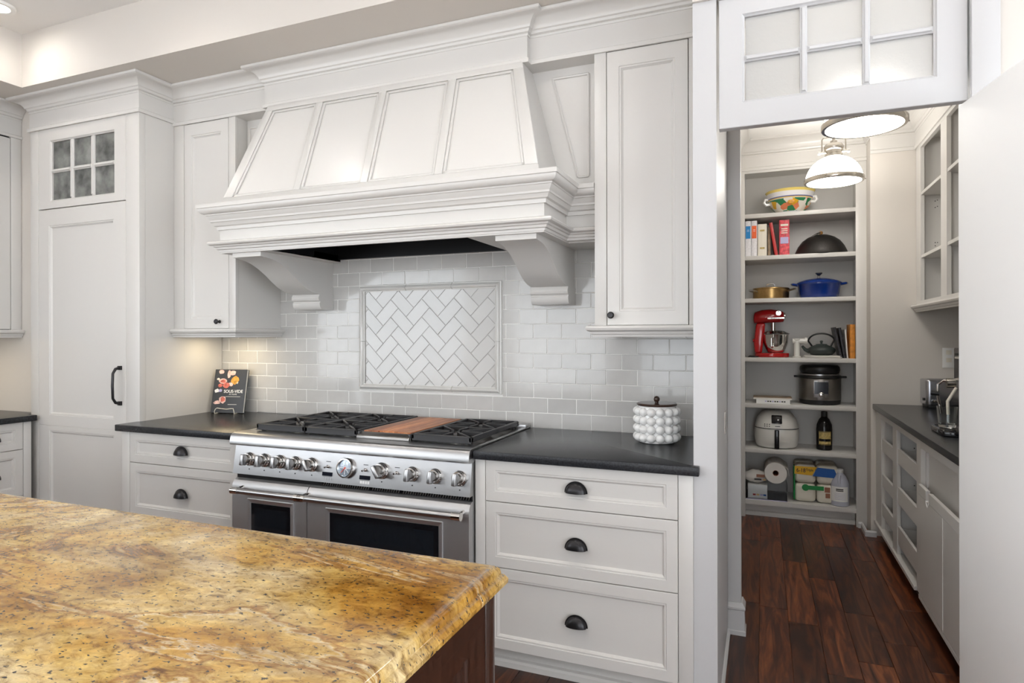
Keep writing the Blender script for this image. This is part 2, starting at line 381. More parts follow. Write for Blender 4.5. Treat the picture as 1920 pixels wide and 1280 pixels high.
sbox('wall_filler', 'wall', -4.148, -4.0595, -.50, -.42, 0, 2.55)
mb = MB(); mb.box(-5, -4.62, -2.75, -.5, 0, ZS); mb.box(-5, -4.62, -7.6, -7.2, 0, ZS); mb.box(-5, -4.62, -7.2, -2.75, 0, .3); mb.box(-5, -4.62, -7.2, -2.75, 2.65, ZS)  # out-of-view window opening, added and enlarged to brighten the open door
struct(mb.build('wall_left', 'wall'))
sbox('wall_pier', 'white_trim', -.229, -.149, -.66, .03, 0, 2.52)
sbox('wall_header', 'wall', -.229, .59, -.672, -.54, 2.52, ZS)
sbox('wall_right', 'wall', .602, 4, -.66, -.54, 0, ZS)
struct(MB().box(.592, .665, -.678, -.66, 0, 2.52).build('trim_1', 'white_trim', bevel=.003))
sbox('trim_2', 'white_trim', .592, .602, -.66, -.54, 0, 2.52)
# unseen rear wall: tall window openings added, sills cut low to light the kitchen
mb = MB(); xs = [-5, -4.2, -2.5, -1.9, -.2, .4, 2.1, 4]
for k in range(0, 8, 2): mb.box(xs[k], xs[k + 1], -7.7, -7.6, 0, 3.05)
for k in range(1, 7, 2): mb.box(xs[k], xs[k + 1], -7.7, -7.6, 0, .12); mb.box(xs[k], xs[k + 1], -7.7, -7.6, 2.7, 3.05)
struct(mb.build('wall_rear', 'wall'))
# pantry shell
sbox('wall_pantry_left', 'wall', -.27, -.17, .1, 2.4, 0, 2.77)
sbox('wall_pantry_stub', 'white_trim', -.17, -.092, .03, .1, 0, 2.77)
sbox('wall_pantry_rear', 'wall', -.27, 1.4, 2.37, 2.45, 0, 2.77)
sbox('wall_pantry_far', 'wall', .672, 1.4, 1.83, 2.37, 0, 2.77)
sbox('wall_pantry_right', 'wall', 1.27, 1.4, -.54, 1.83, 0, 2.77)
sbox('ceiling_pantry', 'ceiling', -.27, 1.4, -.54, 2.45, 2.77, 2.85)
BASE = [(0, 0), (.020, 0), (.020, .018), (.016, .022), (.014, .11), (.018, .114), (.018, .122), (.010, .135), (.006, .142), (0, .142)]
struct(MB().sweep([(-.149, .03), (-.092, .03), (-.092, .1)], BASE).build('baseboard_stub', 'white_trim'))
struct(MB().sweep([(-.149, -.655), (-.149, .03)], [(0, 0), (.012, 0), (.012, .012), (.006, .018), (0, .018)][::-1]).build('baseboard_pier', 'white_trim'))
struct(MB().sweep([(.615, 1.99), (.645, 1.99), (.645, 1.80), (.70, 1.80)], [(0, 0), (.014, 0), (.014, .03), (.008, .04), (0, .04)]).build('baseboard_far', 'white_trim'))
PF = [(0, 2.555), (.010, 2.555), (.012, 2.575), (.004, 2.580), (.004, 2.66), (0, 2.66)]
struct(MB().sweep([(.672, 1.83), (.935, 1.83)], PF).build('trim_3', 'paint'))
struct(MB().sweep([(.672, 1.99), (.672, 1.83), (.935, 1.83), (.935, -.5)], CROWN(2.66, 2.77, .09)).build('trim_4', 'paint'))
struct(MB().sweep([(-.17, .1), (-.17, 1.99), (.672, 1.99)], CROWN(2.66, 2.77, .09)).build('trim_5', 'paint'))
stp = MB().box(-.149, -.147, -.20, -.12, .93, 1.02).build('strike_plate', 'nickel'); tag(stp, 'small nickel strike plate on the white doorway jamb', 'strike plate')

# transom over the doorway
def glazed(fr, w, h, gl, gr, gb, gt, cols, rows, mu, parent, glass, m, th=.035, door='frame'):
    o = [(0, 0, 0, 0, -th), (0, 0, 0, 0, -.002), (.002, .002, .002, .002, 0), (gl - .008, gr - .008, gb - .008, gt - .008, 0), (gl - .004, gr - .004, gb - .004, gt - .004, -.006), (gl, gr, gb, gt, -.009), (gl, gr, gb, gt, -th)]
    vs = []; fs = []
    for L_, R_, B_, T_, d in o: vs += [fr.p(L_, B_, d), fr.p(w - R_, B_, d), fr.p(w - R_, h - T_, d), fr.p(L_, h - T_, d)]
    n = len(o)
    for j in range(n):
        k = (j + 1) % n
        for i in range(4): fs.append((j * 4 + i, j * 4 + (i + 1) % 4, k * 4 + (i + 1) % 4, k * 4 + i))
    f = MB().add(vs, fs).build(door, m, parent)
    gw = w - gl - gr; gh = h - gb - gt
    def muntin(u0, u1, v0, v1): MB().rings(fr, u0, u1, v0, v1, [(0, -th + .006), (0, -.009), (.004, -.006), (.006, -.001), (.007, 0)]).build('muntin', m, f)
    for c in range(1, cols): u = gl + gw * c / cols; muntin(u - mu / 2, u + mu / 2, gb, h - gt)
    for r_ in range(1, rows):
        v = gb + gh * r_ / rows
        for c in range(cols): muntin(gl + gw * c / cols + (mu / 2 if c else 0), gl + gw * (c + 1) / cols - (mu / 2 if c < cols - 1 else 0), v - mu / 2, v + mu / 2)
    for c in range(cols):
        for r_ in range(rows):
            MB().fbox(fr, gl + gw * c / cols + .002, gl + gw * (c + 1) / cols - .002, gb + gh * r_ / rows + .002, gb + gh * (r_ + 1) / rows - .002, -.022, -.016).build('pane', glass, f)
    return f
w1 = sempty('window_1', (-.144, -.66, 2.06))
glazed(FY(-.141, -.655, 2.065), .729, .452, .085, .088, .092, .07, 3, 2, .022, w1, 'frosted', 'white_trim')
# open door, hinged at the far jamb, swung towards the kitchen
d1 = sempty('door_1', (0, 0, 0))
fr = Fr((0, 0, 0), (0, -1, 0), (0, 0, 1), (-1, 0, 0))
mb = MB().fbox(fr, 0, .74, .01, 2.045, -.04, 0)
dl = mb.build('slab', 'door_white', d1, bevel=.002)
for z in (.25, 1.1, 1.85): MB().cyl((.030, .004, z), (.030, .004, z + .09), .006, n=10).build('hinge', 'nickel', d1, smooth=True)
d1.location = (.560, -.665, 0); d1.rotation_euler = (0, 0, R(9.2))

# ------------------------------------------------------------------ backsplash tiles
TP, TW = .0743, .149
FX0, FX1, FZ0, FZ1 = -2.108, -1.241, 1.042, 1.624
MB().box(XF, -.229, .0012, .006, ZC, 1.86).build('grout_bed', 'grout', wb)
tcache = {}
def tile(x0, x1, z0, z1):
    w, h = round(x1 - x0, 4), round(z1 - z0, 4)
    if w < .012 or h < .012: return
    if (w, h) not in tcache:
        o = MB().box(0, w, 0, .007, 0, h).build('tile', 'tile', wb, bevel=.0018, seg=1); tcache[(w, h)] = o
        o.location = (x0, -.0005 + random.uniform(-.0006, .0006), z0)
    else: clone(tcache[(w, h)], wb, (x0, -.0005 + random.uniform(-.0006, .0006), z0))
g = .0026
for r_ in range(13):
    z0 = ZC + .001 + r_ * TP; z1 = z0 + TP - g
    if z0 > 1.82: break
    ph = -.922 if r_ % 2 == 0 else -.848
    k0 = math.floor((XF - ph) / TW)
    for k in range(k0, k0 + 24):
        x0 = ph + k * TW + g / 2; x1 = x0 + TW - g
        x0 = max(x0, XF + .001); x1 = min(x1, -.230)
        if x1 - x0 < .01: continue
        if z0 > 1.42 and (x1 < -2.72 or x0 > -.62): continue       # hidden behind the wall cabinets
        if z0 > 1.56 and (x1 < -2.5 or x0 > -.7): continue
        if z1 <= FZ0 or z0 >= FZ1: tile(x0, x1, z0, z1); continue
        zz0, zz1 = z0, z1
        if x1 <= FX0 or x0 >= FX1: tile(x0, x1, z0, z1); continue
        if x0 < FX0 - .012: tile(x0, FX0 - g, z0, z1)
        if x1 > FX1 + .012: tile(FX1 + g, x1, z0, z1)
        if z0 < FZ0 - .012: tile(max(x0, FX0), min(x1, FX1), z0, FZ0 - g)
        if z1 > FZ1 + .012: tile(max(x0, FX0), min(x1, FX1), FZ1 + g, z1)
# framed herringbone panel
hp = thing('tile_panel', 'pale herringbone tile panel in raised moulding frame above range', 'tile panel', ((FX0 + FX1) / 2, 0, FZ0))
IX0, IX1, IZ0, IZ1 = -2.073, -1.270, 1.069, 1.595
def clip(poly, a, b, c):                                           # keep a*x+b*z<=c
    out = []
    for i in range(len(poly)):
        p, q = poly[i], poly[(i + 1) % len(poly)]; dp, dq = a * p[0] + b * p[1] - c, a * q[0] + b * q[1] - c
        if dp <= 0: out.append(p)
        if (dp < 0 < dq) or (dq < 0 < dp): t = dp / (dp - dq); out.append((p[0] + t * (q[0] - p[0]), p[1] + t * (q[1] - p[1])))
    return out
hw = .0690; c45 = math.sqrt(.5); OX, OZ = -1.955, 1.300
for a in range(-16, 17):
    for b_ in range(-8, 9):
        for kind in (0, 1):
            # herringbone: horizontal 2x1 at (a+2... ) in the rotated lattice
            bx, by = a + 0, a + 4 * b_
            if kind == 0: u0, v0, du, dv = bx * hw, by * hw, 2 * hw, hw
            else: u0, v0, du, dv = (bx) * hw, (by + 1) * hw, hw, 2 * hw
            gg = .0013
            q = [(u0 + gg, v0 + gg), (u0 + du - gg, v0 + gg), (u0 + du - gg, v0 + dv - gg), (u0 + gg, v0 + dv - gg)]
            q = [(OX + (u - v) * c45, OZ + (u + v) * c45) for u, v in q]
            for cl in ((1, 0, IX1 - .001), (-1, 0, -IX0 - .001), (0, 1, IZ1 - .001), (0, -1, -IZ0 - .001)):
                q = clip(q, *cl)
                if len(q) < 3: break
            if len(q) < 3: continue
            ar = abs(sum(q[i][0] * q[(i + 1) % len(q)][1] - q[(i + 1) % len(q)][0] * q[i][1] for i in range(len(q)))) / 2
            if ar < 1.2e-4: continue
            yy = random.uniform(-.0006, .0006)
            MB().prism(q, lambda u, v, w: (u, w, v), .004, -.003 + yy).build('tile', 'tile_herring', hp, bevel=.0012, seg=1)
MB().box(FX0 + .01, FX1 - .01, -.0004, .0010, FZ0 + .01, FZ1 - .01).build('grout_bed', 'grout_dark', hp)
FP = [(0, 0), (0, .012), (.006, .013), (.009, .020), (.018, .026), (.027, .022), (.031, .013), (.035, .012), (.035, 0)]   # across, out
def frame_piece(p0, p1, n, m0, m1):
    p0, p1, n = Vector(p0), Vector(p1), Vector(n); d = (p1 - p0).normalized(); vs = []
    for (a, o) in FP: q = p0 + n * a + d * (a if m0 else 0); vs.append((q.x, -o, q.y))
    for (a, o) in FP: q = p1 + n * a - d * (a if m1 else 0); vs.append((q.x, -o, q.y))
    k = len(FP); MB().add(vs, [tuple(range(k - 1, -1, -1)), tuple(range(k, 2 * k))] + [(i, (i + 1) % k, k + (i + 1) % k, k + i) for i in range(k)]).build('frame_moulding', 'tile_frame', hp, smooth=True, angle=50)
gap = .0012
for za, sgn in ((FZ0, 1), (FZ1, -1)):
    xa = [FX0, FX0 + .305, FX0 + .585, FX1]
    for k in range(3): frame_piece((xa[k] + (gap if k else 0), za), (xa[k + 1] - (gap if k < 2 else 0), za), (0, sgn), k == 0, k == 2)
for xa, sgn in ((FX0, 1), (FX1, -1)):
    zm = 1.313
    frame_piece((xa, FZ0), (xa, zm - gap), (sgn, 0), True, False); frame_piece((xa, zm + gap), (xa, FZ1), (sgn, 0), False, True)

# ------------------------------------------------------------------ base cabinets and worktops
def drawer(fr, w, h, parent, pull=True, rail=.040):
    d = MB(); pnl(d, fr, 0, w, 0, h, rail, rail, rail, rail); o = d.build('drawer', 'paint', parent)
    if pull: cup_pull(Fr(fr.p(w / 2, h / 2 - .018, 0), fr.U, fr.V, fr.N), o)
    return o
rb = thing('base_cabinet', 'light grey drawer base cabinet between range and pantry doorway', 'cabinet', (-.655, -.335, 0), 'base cabinets')
MB().box(-1.080, -.2295, -.648, -.001, .095, .848).build('carcass', 'paint', rb)
MB().box(-1.080, -1.0365, YB, -.648, .095, .848).build('stile', 'paint', rb, bevel=.0015)
MB().box(-.281, -.2295, YB, -.648, .095, .848).build('stile', 'paint', rb, bevel=.0015)
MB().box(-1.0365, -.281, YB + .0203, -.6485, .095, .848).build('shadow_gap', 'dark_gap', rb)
for z0, z1 in ((.682, .846), (.421, .679), (.097, .418)): drawer(FY(-1.034, YB, z0), .751, z1 - z0, rb)
MB().box(-1.080, -.2295, -.602, -.59, 0, .095).build('toe_board', 'paint', rb)
MB().sweep([(-1.08, -.602), (-.2295, -.602)], [(0, 0), (.018, 0), (.018, .022), (.012, .030), (0, .034)]).build('toe_moulding', 'paint', rb)
lb = thing('base_cabinet', 'light grey drawer base cabinet between tall fridge and range', 'cabinet', (-2.73, -.335, 0), 'base cabinets')
MB().box(XF + .002, -2.3225, -.648, -.001, .095, .848).build('carcass', 'paint', lb)
MB().box(XF + .012, -3.073, YB, -.648, .095, .848).build('stile', 'paint', lb, bevel=.0015)
MB().box(-2.335, -2.3225, YB, -.648, .095, .848).build('stile', 'paint', lb, bevel=.0015)
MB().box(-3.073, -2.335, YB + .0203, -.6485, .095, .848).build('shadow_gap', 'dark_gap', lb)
for z0, z1 in ((.689, .846), (.421, .686), (.097, .418)): drawer(FY(-3.070, YB, z0), .733, z1 - z0, lb)
MB().box(XF + .012, -2.3225, -.602, -.59, 0, .095).build('toe_board', 'paint', lb)
def slab(name, pts, z0, z1, m, label, cat, bev=.004, group=None):
    o = MB().prism(pts, lambda u, v, w: (u, v, w), z0, z1).build(name, m, None, bevel=bev); return tag(o, label, cat, group)
slab('worktop', [(-3.152, -.694), (-2.323, -.694), (-2.323, -.001), (XF + .001, -.001), (XF + .001, -.5595), (-3.152, -.5605)], .848, ZC, 'black_stone', 'black leathered stone worktop under the cookbook', 'countertop', group='stone worktops')
slab('worktop', [(-1.0795, -.694), (-.207, -.694), (-.207, -.6615), (-.2305, -.6615), (-.2305, -.001), (-1.0795, -.001)], .848, ZC, 'black_stone', 'black leathered stone worktop under the white bubble canister', 'countertop', group='stone worktops')

# left-hand run in the corner
lr = thing('base_cabinet', 'light grey drawer base cabinet at the far corner beside the fridge', 'cabinet', (-4.3, -1.4, 0), 'base cabinets')
MB().box(-4.615, -4.022, -2.6, -.592, .095, .848).build('carcass', 'paint', lr)
MB().box(-4.022, -4.0, -.634, -.592, .095, .848).build('stile', 'paint', lr, bevel=.0015)
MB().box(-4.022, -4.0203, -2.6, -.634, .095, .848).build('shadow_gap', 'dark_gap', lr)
for y0, wd in ((-.955, .318), (-1.62, .66), (-2.3, .675)):
    for z0, z1 in ((.690, .846), (.421, .687), (.097, .418)): drawer(FXp(-4.0, y0, z0), wd, z1 - z0, lr)
MB().box(-4.615, -4.07, -2.6, -.592, 0, .095).build('toe_board', 'paint', lr)
slab('worktop', [(-4.62, -2.65), (-3.972, -2.65), (-3.972, -.575), (-4.064, -.575), (-4.064, -.501), (-4.62, -.501)], .848, ZC, 'black_stone', 'black stone worktop in the corner beside the tall fridge', 'countertop', group='stone worktops')
lu = thing('upper_cabinet', 'light grey wall cabinet in the far corner above worktop', 'cabinet', (-4.43, -1.2, 1.38), 'upper cabinets')
MB().box(-4.615, -4.262, -2.0, -.502, 1.385, 2.66).build('carcass', 'paint', lu)
MB().box(-4.262, -4.242, -.560, -.502, 1.385, 2.56).build('stile', 'paint', lu, bevel=.0015)
for y0 in (-.99, -1.43):
    d = MB(); pnl(d, FXp(-4.242, y0, 1.388), 0, .427, 0, 1.16, .06, .06, .06, .06); d.build('door', 'paint', lu)
MB().box(-4.2619, -4.2622, -2.0, -.56, 1.385, 2.56).build('shadow_gap', 'dark_gap', lu)
MB().sweep([(-4.242, -2.0), (-4.242, -.502)], RAIL(1.385)).build('light_rail', 'paint', lu, smooth=True, angle=30)
MB().sweep([(-4.242, -2.0), (-4.242, -.502)], [(0, 2.555), (.010, 2.555), (.012, 2.57), (.003, 2.575), (.003, 2.665), (0, 2.665)]).build('frieze', 'paint', lu)
MB().sweep([(-4.242, -2.0), (-4.242, -.502)], CROWN(2.665, ZS - .001, .085)).build('crown_moulding', 'paint', lu, smooth=True, angle=25)

# ------------------------------------------------------------------ tall fridge housing
fg = thing('fridge_housing', 'tall panelled fridge housing with glazed top door and black pull', 'fridge', ((-4.057 + XF) / 2, -.28, 0))
MB().box(-4.057, XF, YFR + .0365, -.001, .0, 2.66).build('carcass', 'paint', fg)
MB().box(-4.057, -3.985, YFR, YFR + .0365, .0, 2.566).build('stile', 'paint', fg, bevel=.0015)
MB().box(-3.244, XF, YFR, YFR + .0365, .0, 2.566).build('stile', 'paint', fg, bevel=.0015)
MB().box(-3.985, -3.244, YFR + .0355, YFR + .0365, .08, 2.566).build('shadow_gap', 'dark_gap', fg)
fd = MB(); F_ = FY(-3.983, YFR, .10); pnl(fd, F_, 0, .737, .722, 1.988, .092, .096, .062, .095); pnl(fd, F_, 0, .737, 0, .7218, .092, .096, .09, .028)
fdo = fd.build('door', 'paint', fg)
mb = MB(); hx = -3.287
mb.tube([(hx, YFR - .004, 1.170), (hx, YFR - .030, 1.165), (hx - .002, YFR - .044, 1.140), (hx, YFR - .048, 1.072), (hx - .002, YFR - .044, 1.004), (hx, YFR - .030, .980), (hx, YFR - .004, .975)], [.009, .008, .007, .0075, .007, .008, .009], 10)
for z in (1.170, .975): mb.box(hx - .011, hx + .011, YFR - .012, YFR + .001, z - .011, z + .011)
mb.build('handle', 'bronze', fdo, smooth=True)
glazed(FY(-3.983, YFR, 2.093), .737, .468, .111, .096, .050, .078, 3, 2, .022, fg, 'frosted_dark', 'paint', door='glazed_door')
MB().sweep([(-4.057, -.01), (-4.057, YFR), (XF, YFR), (XF, YU - .001)], [(0, 2.560), (.012, 2.560), (.012, 2.578), (.003, 2.584), (.003, 2.668), (0, 2.668)]).build('frieze', 'paint', fg)
MB().sweep([(-4.057, -.01), (-4.057, YFR), (XF, YFR), (XF, YU - .001)], CROWN(2.668, ZS - .001, .085)).build('crown_moulding', 'paint', fg, smooth=True, angle=25)

# ------------------------------------------------------------------ wall cabinets each side of the hood
FRZ = [(0, 2.545), (.010, 2.545), (.011, 2.562), (.003, 2.567), (.003, 2.662), (0, 2.662)]
ul = thing('upper_cabinet', 'light grey wall cabinet between tall fridge and range hood', 'cabinet', (-2.9, -.17, 1.38), 'upper cabinets')
MB().box(XF + .001, -2.677, YU + .022, -.001, 1.383, 2.66).build('carcass', 'paint', ul)
MB().box(XF + .001, -3.061, YU, YU + .022, 1.383, 2.55).build('stile', 'paint', ul, bevel=.0015)
MB().box(-2.725, -2.677, YU, YU + .022, 1.383, 2.55).build('stile', 'paint', ul, bevel=.0015)
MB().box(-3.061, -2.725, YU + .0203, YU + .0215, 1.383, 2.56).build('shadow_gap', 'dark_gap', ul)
d = MB(); pnl(d, FY(-3.058, YU, 1.386), 0, .330, 0, 1.158, .052, .052, .058, .066); od = d.build('door', 'paint', ul)
knob(FY(-2.792, YU, 1.424), od)
MB().sweep([(XF + .001, YU), (-2.677, YU), (-2.677, -.001)], RAIL(1.385)).build('light_rail', 'paint', ul, smooth=True, angle=30)
MB().sweep([(XF + .001, YU), (-2.6765, YU)], FRZ).build('frieze', 'paint', ul)
MB().sweep([(XF + .001, YU), (-2.6765, YU)], CROWN(2.662, ZS - .001, .085)).build('crown_moulding', 'paint', ul, smooth=True, angle=25)
ur = thing('upper_cabinet', 'light grey wall cabinet between range hood and pantry doorway', 'cabinet', (-.45, -.17, 1.38), 'upper cabinets')
MB().box(-.667, -.2295, YU + .022, -.001, 1.383, 2.66).build('carcass', 'paint', ur)
MB().box(-.667, -.6155, YU, YU + .022, 1.383, 2.55).build('stile', 'paint', ur, bevel=.0015)
MB().box(-.276, -.2295, YU, YU + .022, 1.383, 2.55).build('stile', 'paint', ur, bevel=.0015)
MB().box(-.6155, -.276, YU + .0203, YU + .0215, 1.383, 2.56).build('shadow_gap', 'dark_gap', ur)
d = MB(); pnl(d, FY(-.613, YU, 1.386), 0, .334, 0, 1.158, .052, .052, .058, .066); od = d.build('door', 'paint', ur)
knob(FY(-.592, YU, 1.428), od)
MB().sweep([(-.667, -.001), (-.667, YU), (-.2295, YU)], RAIL(1.385)).build('light_rail', 'paint', ur, smooth=True, angle=30)
MB().sweep([(-.6675, YU), (-.2295, YU)], FRZ).build('frieze', 'paint', ur)
MB().sweep([(-.6675, YU), (-.2295, YU)], CROWN(2.662, ZS - .001, .085)).build('crown_moulding', 'paint', ur, smooth=True, angle=25)
# ------------------------------------------------------------------ range hood
hd = thing('range_hood', 'large panelled wooden range hood with corbels over the stove', 'range hood', (-1.68, -.01, 1.49))
HC = -1.695
def hx(z): t = (z - 2.0) / .56; return .858 + (.7125 - .858) * t          # half width of the tapered front
def hy(z): t = (z - 2.0) / .56; return -.56 + (.188) * t                   # its depth
def hp_(s, z, d=0.0): return Vector((HC + s * hx(z), hy(z) - d, z))
z0, z1 = 1.99, 2.57
MB().hexa([(HC - hx(z0), hy(z0), z0), (HC + hx(z0), hy(z0), z0), (HC + hx(z0), -.255, z0), (HC - hx(z0), -.255, z0),
           (HC - hx(z1), hy(z1), z1), (HC + hx(z1), hy(z1), z1), (HC + hx(z1), -.255, z1), (HC - hx(z1), -.255, z1)]).build('tapered_body', 'paint', hd)
def flat(p4, t, name, bev=.002):                                             # a board lying on the tapered face, corners (s, z)
    MB().hexa([hp_(*p4[0], -.001), hp_(*p4[1], -.001), hp_(*p4[1], t), hp_(*p4[0], t), hp_(*p4[3], -.001), hp_(*p4[2], -.001), hp_(*p4[2], t), hp_(*p4[3], t)]).build(name, 'paint', hd, bevel=bev, seg=1)
T_ = .013; zb, zt = 2.045, 2.518; m = .0
flat([(-1, z0), (1, z0), (1, zb), (-1, zb)], T_, 'rail'); flat([(-1, zt), (1, zt), (1, z1 - .004), (-1, z1 - .004)], T_, 'rail')
edges = [(-1.0, -.925), (-.497, -.447), (-.022, .028), (.452, .502), (.925, 1.0)]
sb = [(-1.0, -.930), (-.500, -.448), (-.022, .024), (.448, .495), (.925, 1.0)]; st_ = [(-1.0, -.945), (-.553, -.500), (-.026, .026), (.500, .553), (.945, 1.0)]
sb = [(-1.0, -.93), (-.478, -.432), (-.023, .023), (.432, .478), (.93, 1.0)]; st_ = [(-1.0, -.932), (-.545, -.488), (-.028, .028), (.488, .545), (.932, 1.0)]
for (a0, a1), (b0, b1) in zip(sb, st_): flat([(a0, zb), (a1, zb), (b1, zt), (b0, zt)], T_, 'stile')
for k in range(4):                                                           # bead round the inside of each panel
    L0, L1, R0, R1 = sb[k][1], st_[k][1], sb[k + 1][0], st_[k + 1][0]; w_ = .014
    for t, ins in ((.009, 0), ):
        flat([(L0, zb), (L0 + w_ / .85, zb), (L1 + w_ / .72, zt), (L1, zt)], t, 'panel_bead', .003)
        flat([(R0 - w_ / .85, zb), (R0, zb), (R1, zt), (R1 - w_ / .72, zt)], t, 'panel_bead', .003)
        flat([(L0, zb), (R0, zb), (R0, zb + w_), (L0, zb + w_)], t, 'panel_bead', .003)
        flat([(L1, zt - w_), (R1, zt - w_), (R1, zt), (L1, zt)], t, 'panel_bead', .003)
# flat panels beside the taper
for x0, x1, sg in ((-2.675, -2.36, -1), (-1.05, -.669, 1)):
    MB().box(x0, x1, -.26, -.235, 1.9, 2.66).build('side_panel', 'paint', hd)
xr = lambda z: HC + hx(z)
for sg in (1, -1):
    X = lambda x: x if sg == 1 else 2 * HC + .02 - x
    q = [(xr(2.05) + .088, 2.05), (-.714, 2.05), (-.714, 2.503), (xr(2.503) + .088, 2.503)]
    for i in range(4):
        a, b = q[i], q[(i + 1) % 4]
        MB().tube([(X(a[0]), -.262, a[1]), (X(b[0]), -.262, b[1])], .006, 6).build('panel_bead', 'paint', hd)
# frieze and crown over the hood
PTH = [(-2.677, YU), (-2.435, YU), (-2.435, -.378), (-.962, -.378), (-.962, YU), (-.667, YU)]
MB().sweep(PTH, [(-.12, 2.545), (.010, 2.545), (.011, 2.562), (.003, 2.567), (.003, 2.662), (-.12, 2.662)]).build('frieze', 'paint', hd)
MB().box(-2.43, -.967, -.375, -.25, 2.551, 2.662).build('frieze_backing', 'paint', hd)
MB().sweep(PTH, CROWN(2.662, ZS - .001, .085)).build('crown_moulding', 'paint', hd, smooth=True, angle=25)
# mantel
ML, MR, MF, MBK = -2.540, -.815, -.578, -.272; LY0_ = -.562
P2 = [(-2.674, MBK), (ML, MBK), (ML, MF), (MR, MF), (MR, MBK), (-.669, MBK)]
MB().box(ML, MR, MF, LY0_ - .004, 1.768, 1.990).build('mantel_front', 'paint', hd)
for b in ((ML, -2.240), (-1.160, MR)): MB().box(b[0], b[1], LY0_ - .004, -.235, 1.768, 1.990).build('mantel_side', 'paint', hd)
MB().box(-2.24, -1.16, LY0_ - .004, -.235, 1.93, 1.990).build('mantel_deck', 'paint', hd)
MB().box(-2.674, ML, MBK, -.235, 1.768, 1.990).build('mantel_return', 'paint', hd); MB().box(MR, -.669, MBK, -.235, 1.768, 1.990).build('mantel_return', 'paint', hd)
UP = [(0, 1.876), (.010, 1.876), (.012, 1.892), (.022, 1.896), (.026, 1.906), (.030, 1.912), (.034, 1.913), (.034, 1.922), (.040, 1.930), (.046, 1.942), (.050, 1.944), (.050, 1.950)] + [(.050 + .024 * math.sin(t), 1.950 + .026 * (1 - math.cos(t))) for t in [math.pi / 2 * k / 6 for k in range(1, 7)]] + [(.078, 1.978), (.078, 1.996), (0, 1.996)]
LO = [(0, 1.766), (.004, 1.766), (.006, 1.776), (.013, 1.778), (.016, 1.788), (.023, 1.790), (.026, 1.797), (.034, 1.797), (.042, 1.801), (.045, 1.8075), (.042, 1.814), (.034, 1.818), (0, 1.818)]
MB().sweep(P2, UP).build('mantel_shelf', 'paint', hd, smooth=True, angle=28)
MB().sweep(P2, LO).build('mantel_moulding', 'paint', hd, smooth=True, angle=28)
# underside with dark liner
LX0, LX1, LY0, LY1 = -2.235, -1.165, -.562, -.012
for b in ((ML, LX0, MF, -.236), (LX1, MR, MF, -.236), (LX0, LX1, MF, LY0)): MB().box(b[0], b[1], b[2], b[3], 1.760, 1.768).build('soffit_board', 'paint', hd)
for b in ((-2.674, LX0), (LX1, -.669)): MB().box(b[0], b[1], -.236, -.009, 1.760, 1.80).build('soffit_board', 'paint', hd)
ln = MB(); ln.box(LX0, LX1, LY0, LY1, 1.90, 1.91)
for b in ((LX0 - .004, LX0, LY0, LY1), (LX1, LX1 + .004, LY0, LY1), (LX0, LX1, LY0 - .004, LY0)): ln.box(b[0], b[1], b[2], b[3], 1.764, 1.91)
ln.box(LX0, LX1, -.034, LY1, 1.775, 1.91)
li = ln.build('liner', 'liner', hd)
for k in range(4): MB().box(LX0 + .05 + k * .25, LX0 + .27 + k * .25, -.44, -.10, 1.885, 1.90).build('baffle_filter', 'steel_dark', li, bevel=.004)
# corbels
CB = [(-.001, 1.762), (-.560, 1.762), (-.560, 1.738), (-.519, 1.735), (-.475, 1.729), (-.435, 1.718), (-.386, 1.697), (-.336, 1.668), (-.295, 1.640), (-.252, 1.614), (-.215, 1.597), (-.175, 1.585), (-.135, 1.578), (-.108, 1.576), (-.001, 1.576)]
FT = [(-.001, 1.576), (-.122, 1.576), (-.124, 1.570), (-.130, 1.562), (-.132, 1.553), (-.128, 1.543), (-.116, 1.534), (-.118, 1.530), (-.122, 1.528), (-.120, 1.512), (-.112, 1.498), (-.104, 1.492), (-.001, 1.492)]
for xa in (-2.477, -1.037):
    c = MB().prism(CB, lambda u, v, w: (w, u, v), xa, xa + .182).build('corbel', 'paint', hd, smooth=True, angle=30)
    MB().prism(FT, lambda u, v, w: (w, u, v), xa - .003, xa + .185).build('corbel_foot', 'paint', c, smooth=True, angle=30)

# ------------------------------------------------------------------ range
RX0, RX1 = -2.320, -1.0835
rg = thing('kitchen_range', 'wide stainless steel professional range with two ovens', 'stove', ((RX0 + RX1) / 2, -.35, 0))
MB().box(RX0, RX1, -.684, -.012, .10, .878).build('body', 'steel', rg)
MB().box(RX0 + .04, RX1 - .04, -.62, -.05, 0, .10).build('plinth', 'black', rg)
bp_ = [(-.60, .872), (-.60, .889), (-.698, .889), (-.708, .8875), (-.715, .8835), (-.7195, .877), (-.7225, .868), (-.7250, .858), (-.7270, .847), (-.7272, .840), (-.722, .8345), (-.712, .834), (-.684, .834)]
MB().prism(bp_, lambda u, v, w: (w, u, v), RX0 - .006, RX1 + .002).build('bullnose', 'steel', rg, smooth=True, angle=25)
MB().box(RX0, RX1, -.602, -.012, .878, .886).build('cooktop_pan', 'steel_dark', rg)
MB().box(RX1 - .020, RX1 + .001, -.602, -.012, .880, .8895).build('side_trim', 'steel', rg, bevel=.001); MB().box(RX0 - .001, RX0 + .020, -.602, -.012, .880, .8895).build('side_trim', 'steel', rg, bevel=.001)
MB().hexa([(RX0, -.714, .699), (RX1, -.714, .699), (RX1, -.68, .699), (RX0, -.68, .699), (RX0, -.692, .836), (RX1, -.692, .836), (RX1, -.68, .836), (RX0, -.68, .836)]).build('control_panel', 'steel', rg)
def cf(x, z): t = (z - .699) / .137; return Fr((x, -.714 + .022 * t, z), (1, 0, 0), (0, .1606, .987), (0, -.987, .1606))
MB().box(RX0 + .006, RX1 - .002, -.690, -.684, .676, .699).build('vent_slot', 'black', rg)
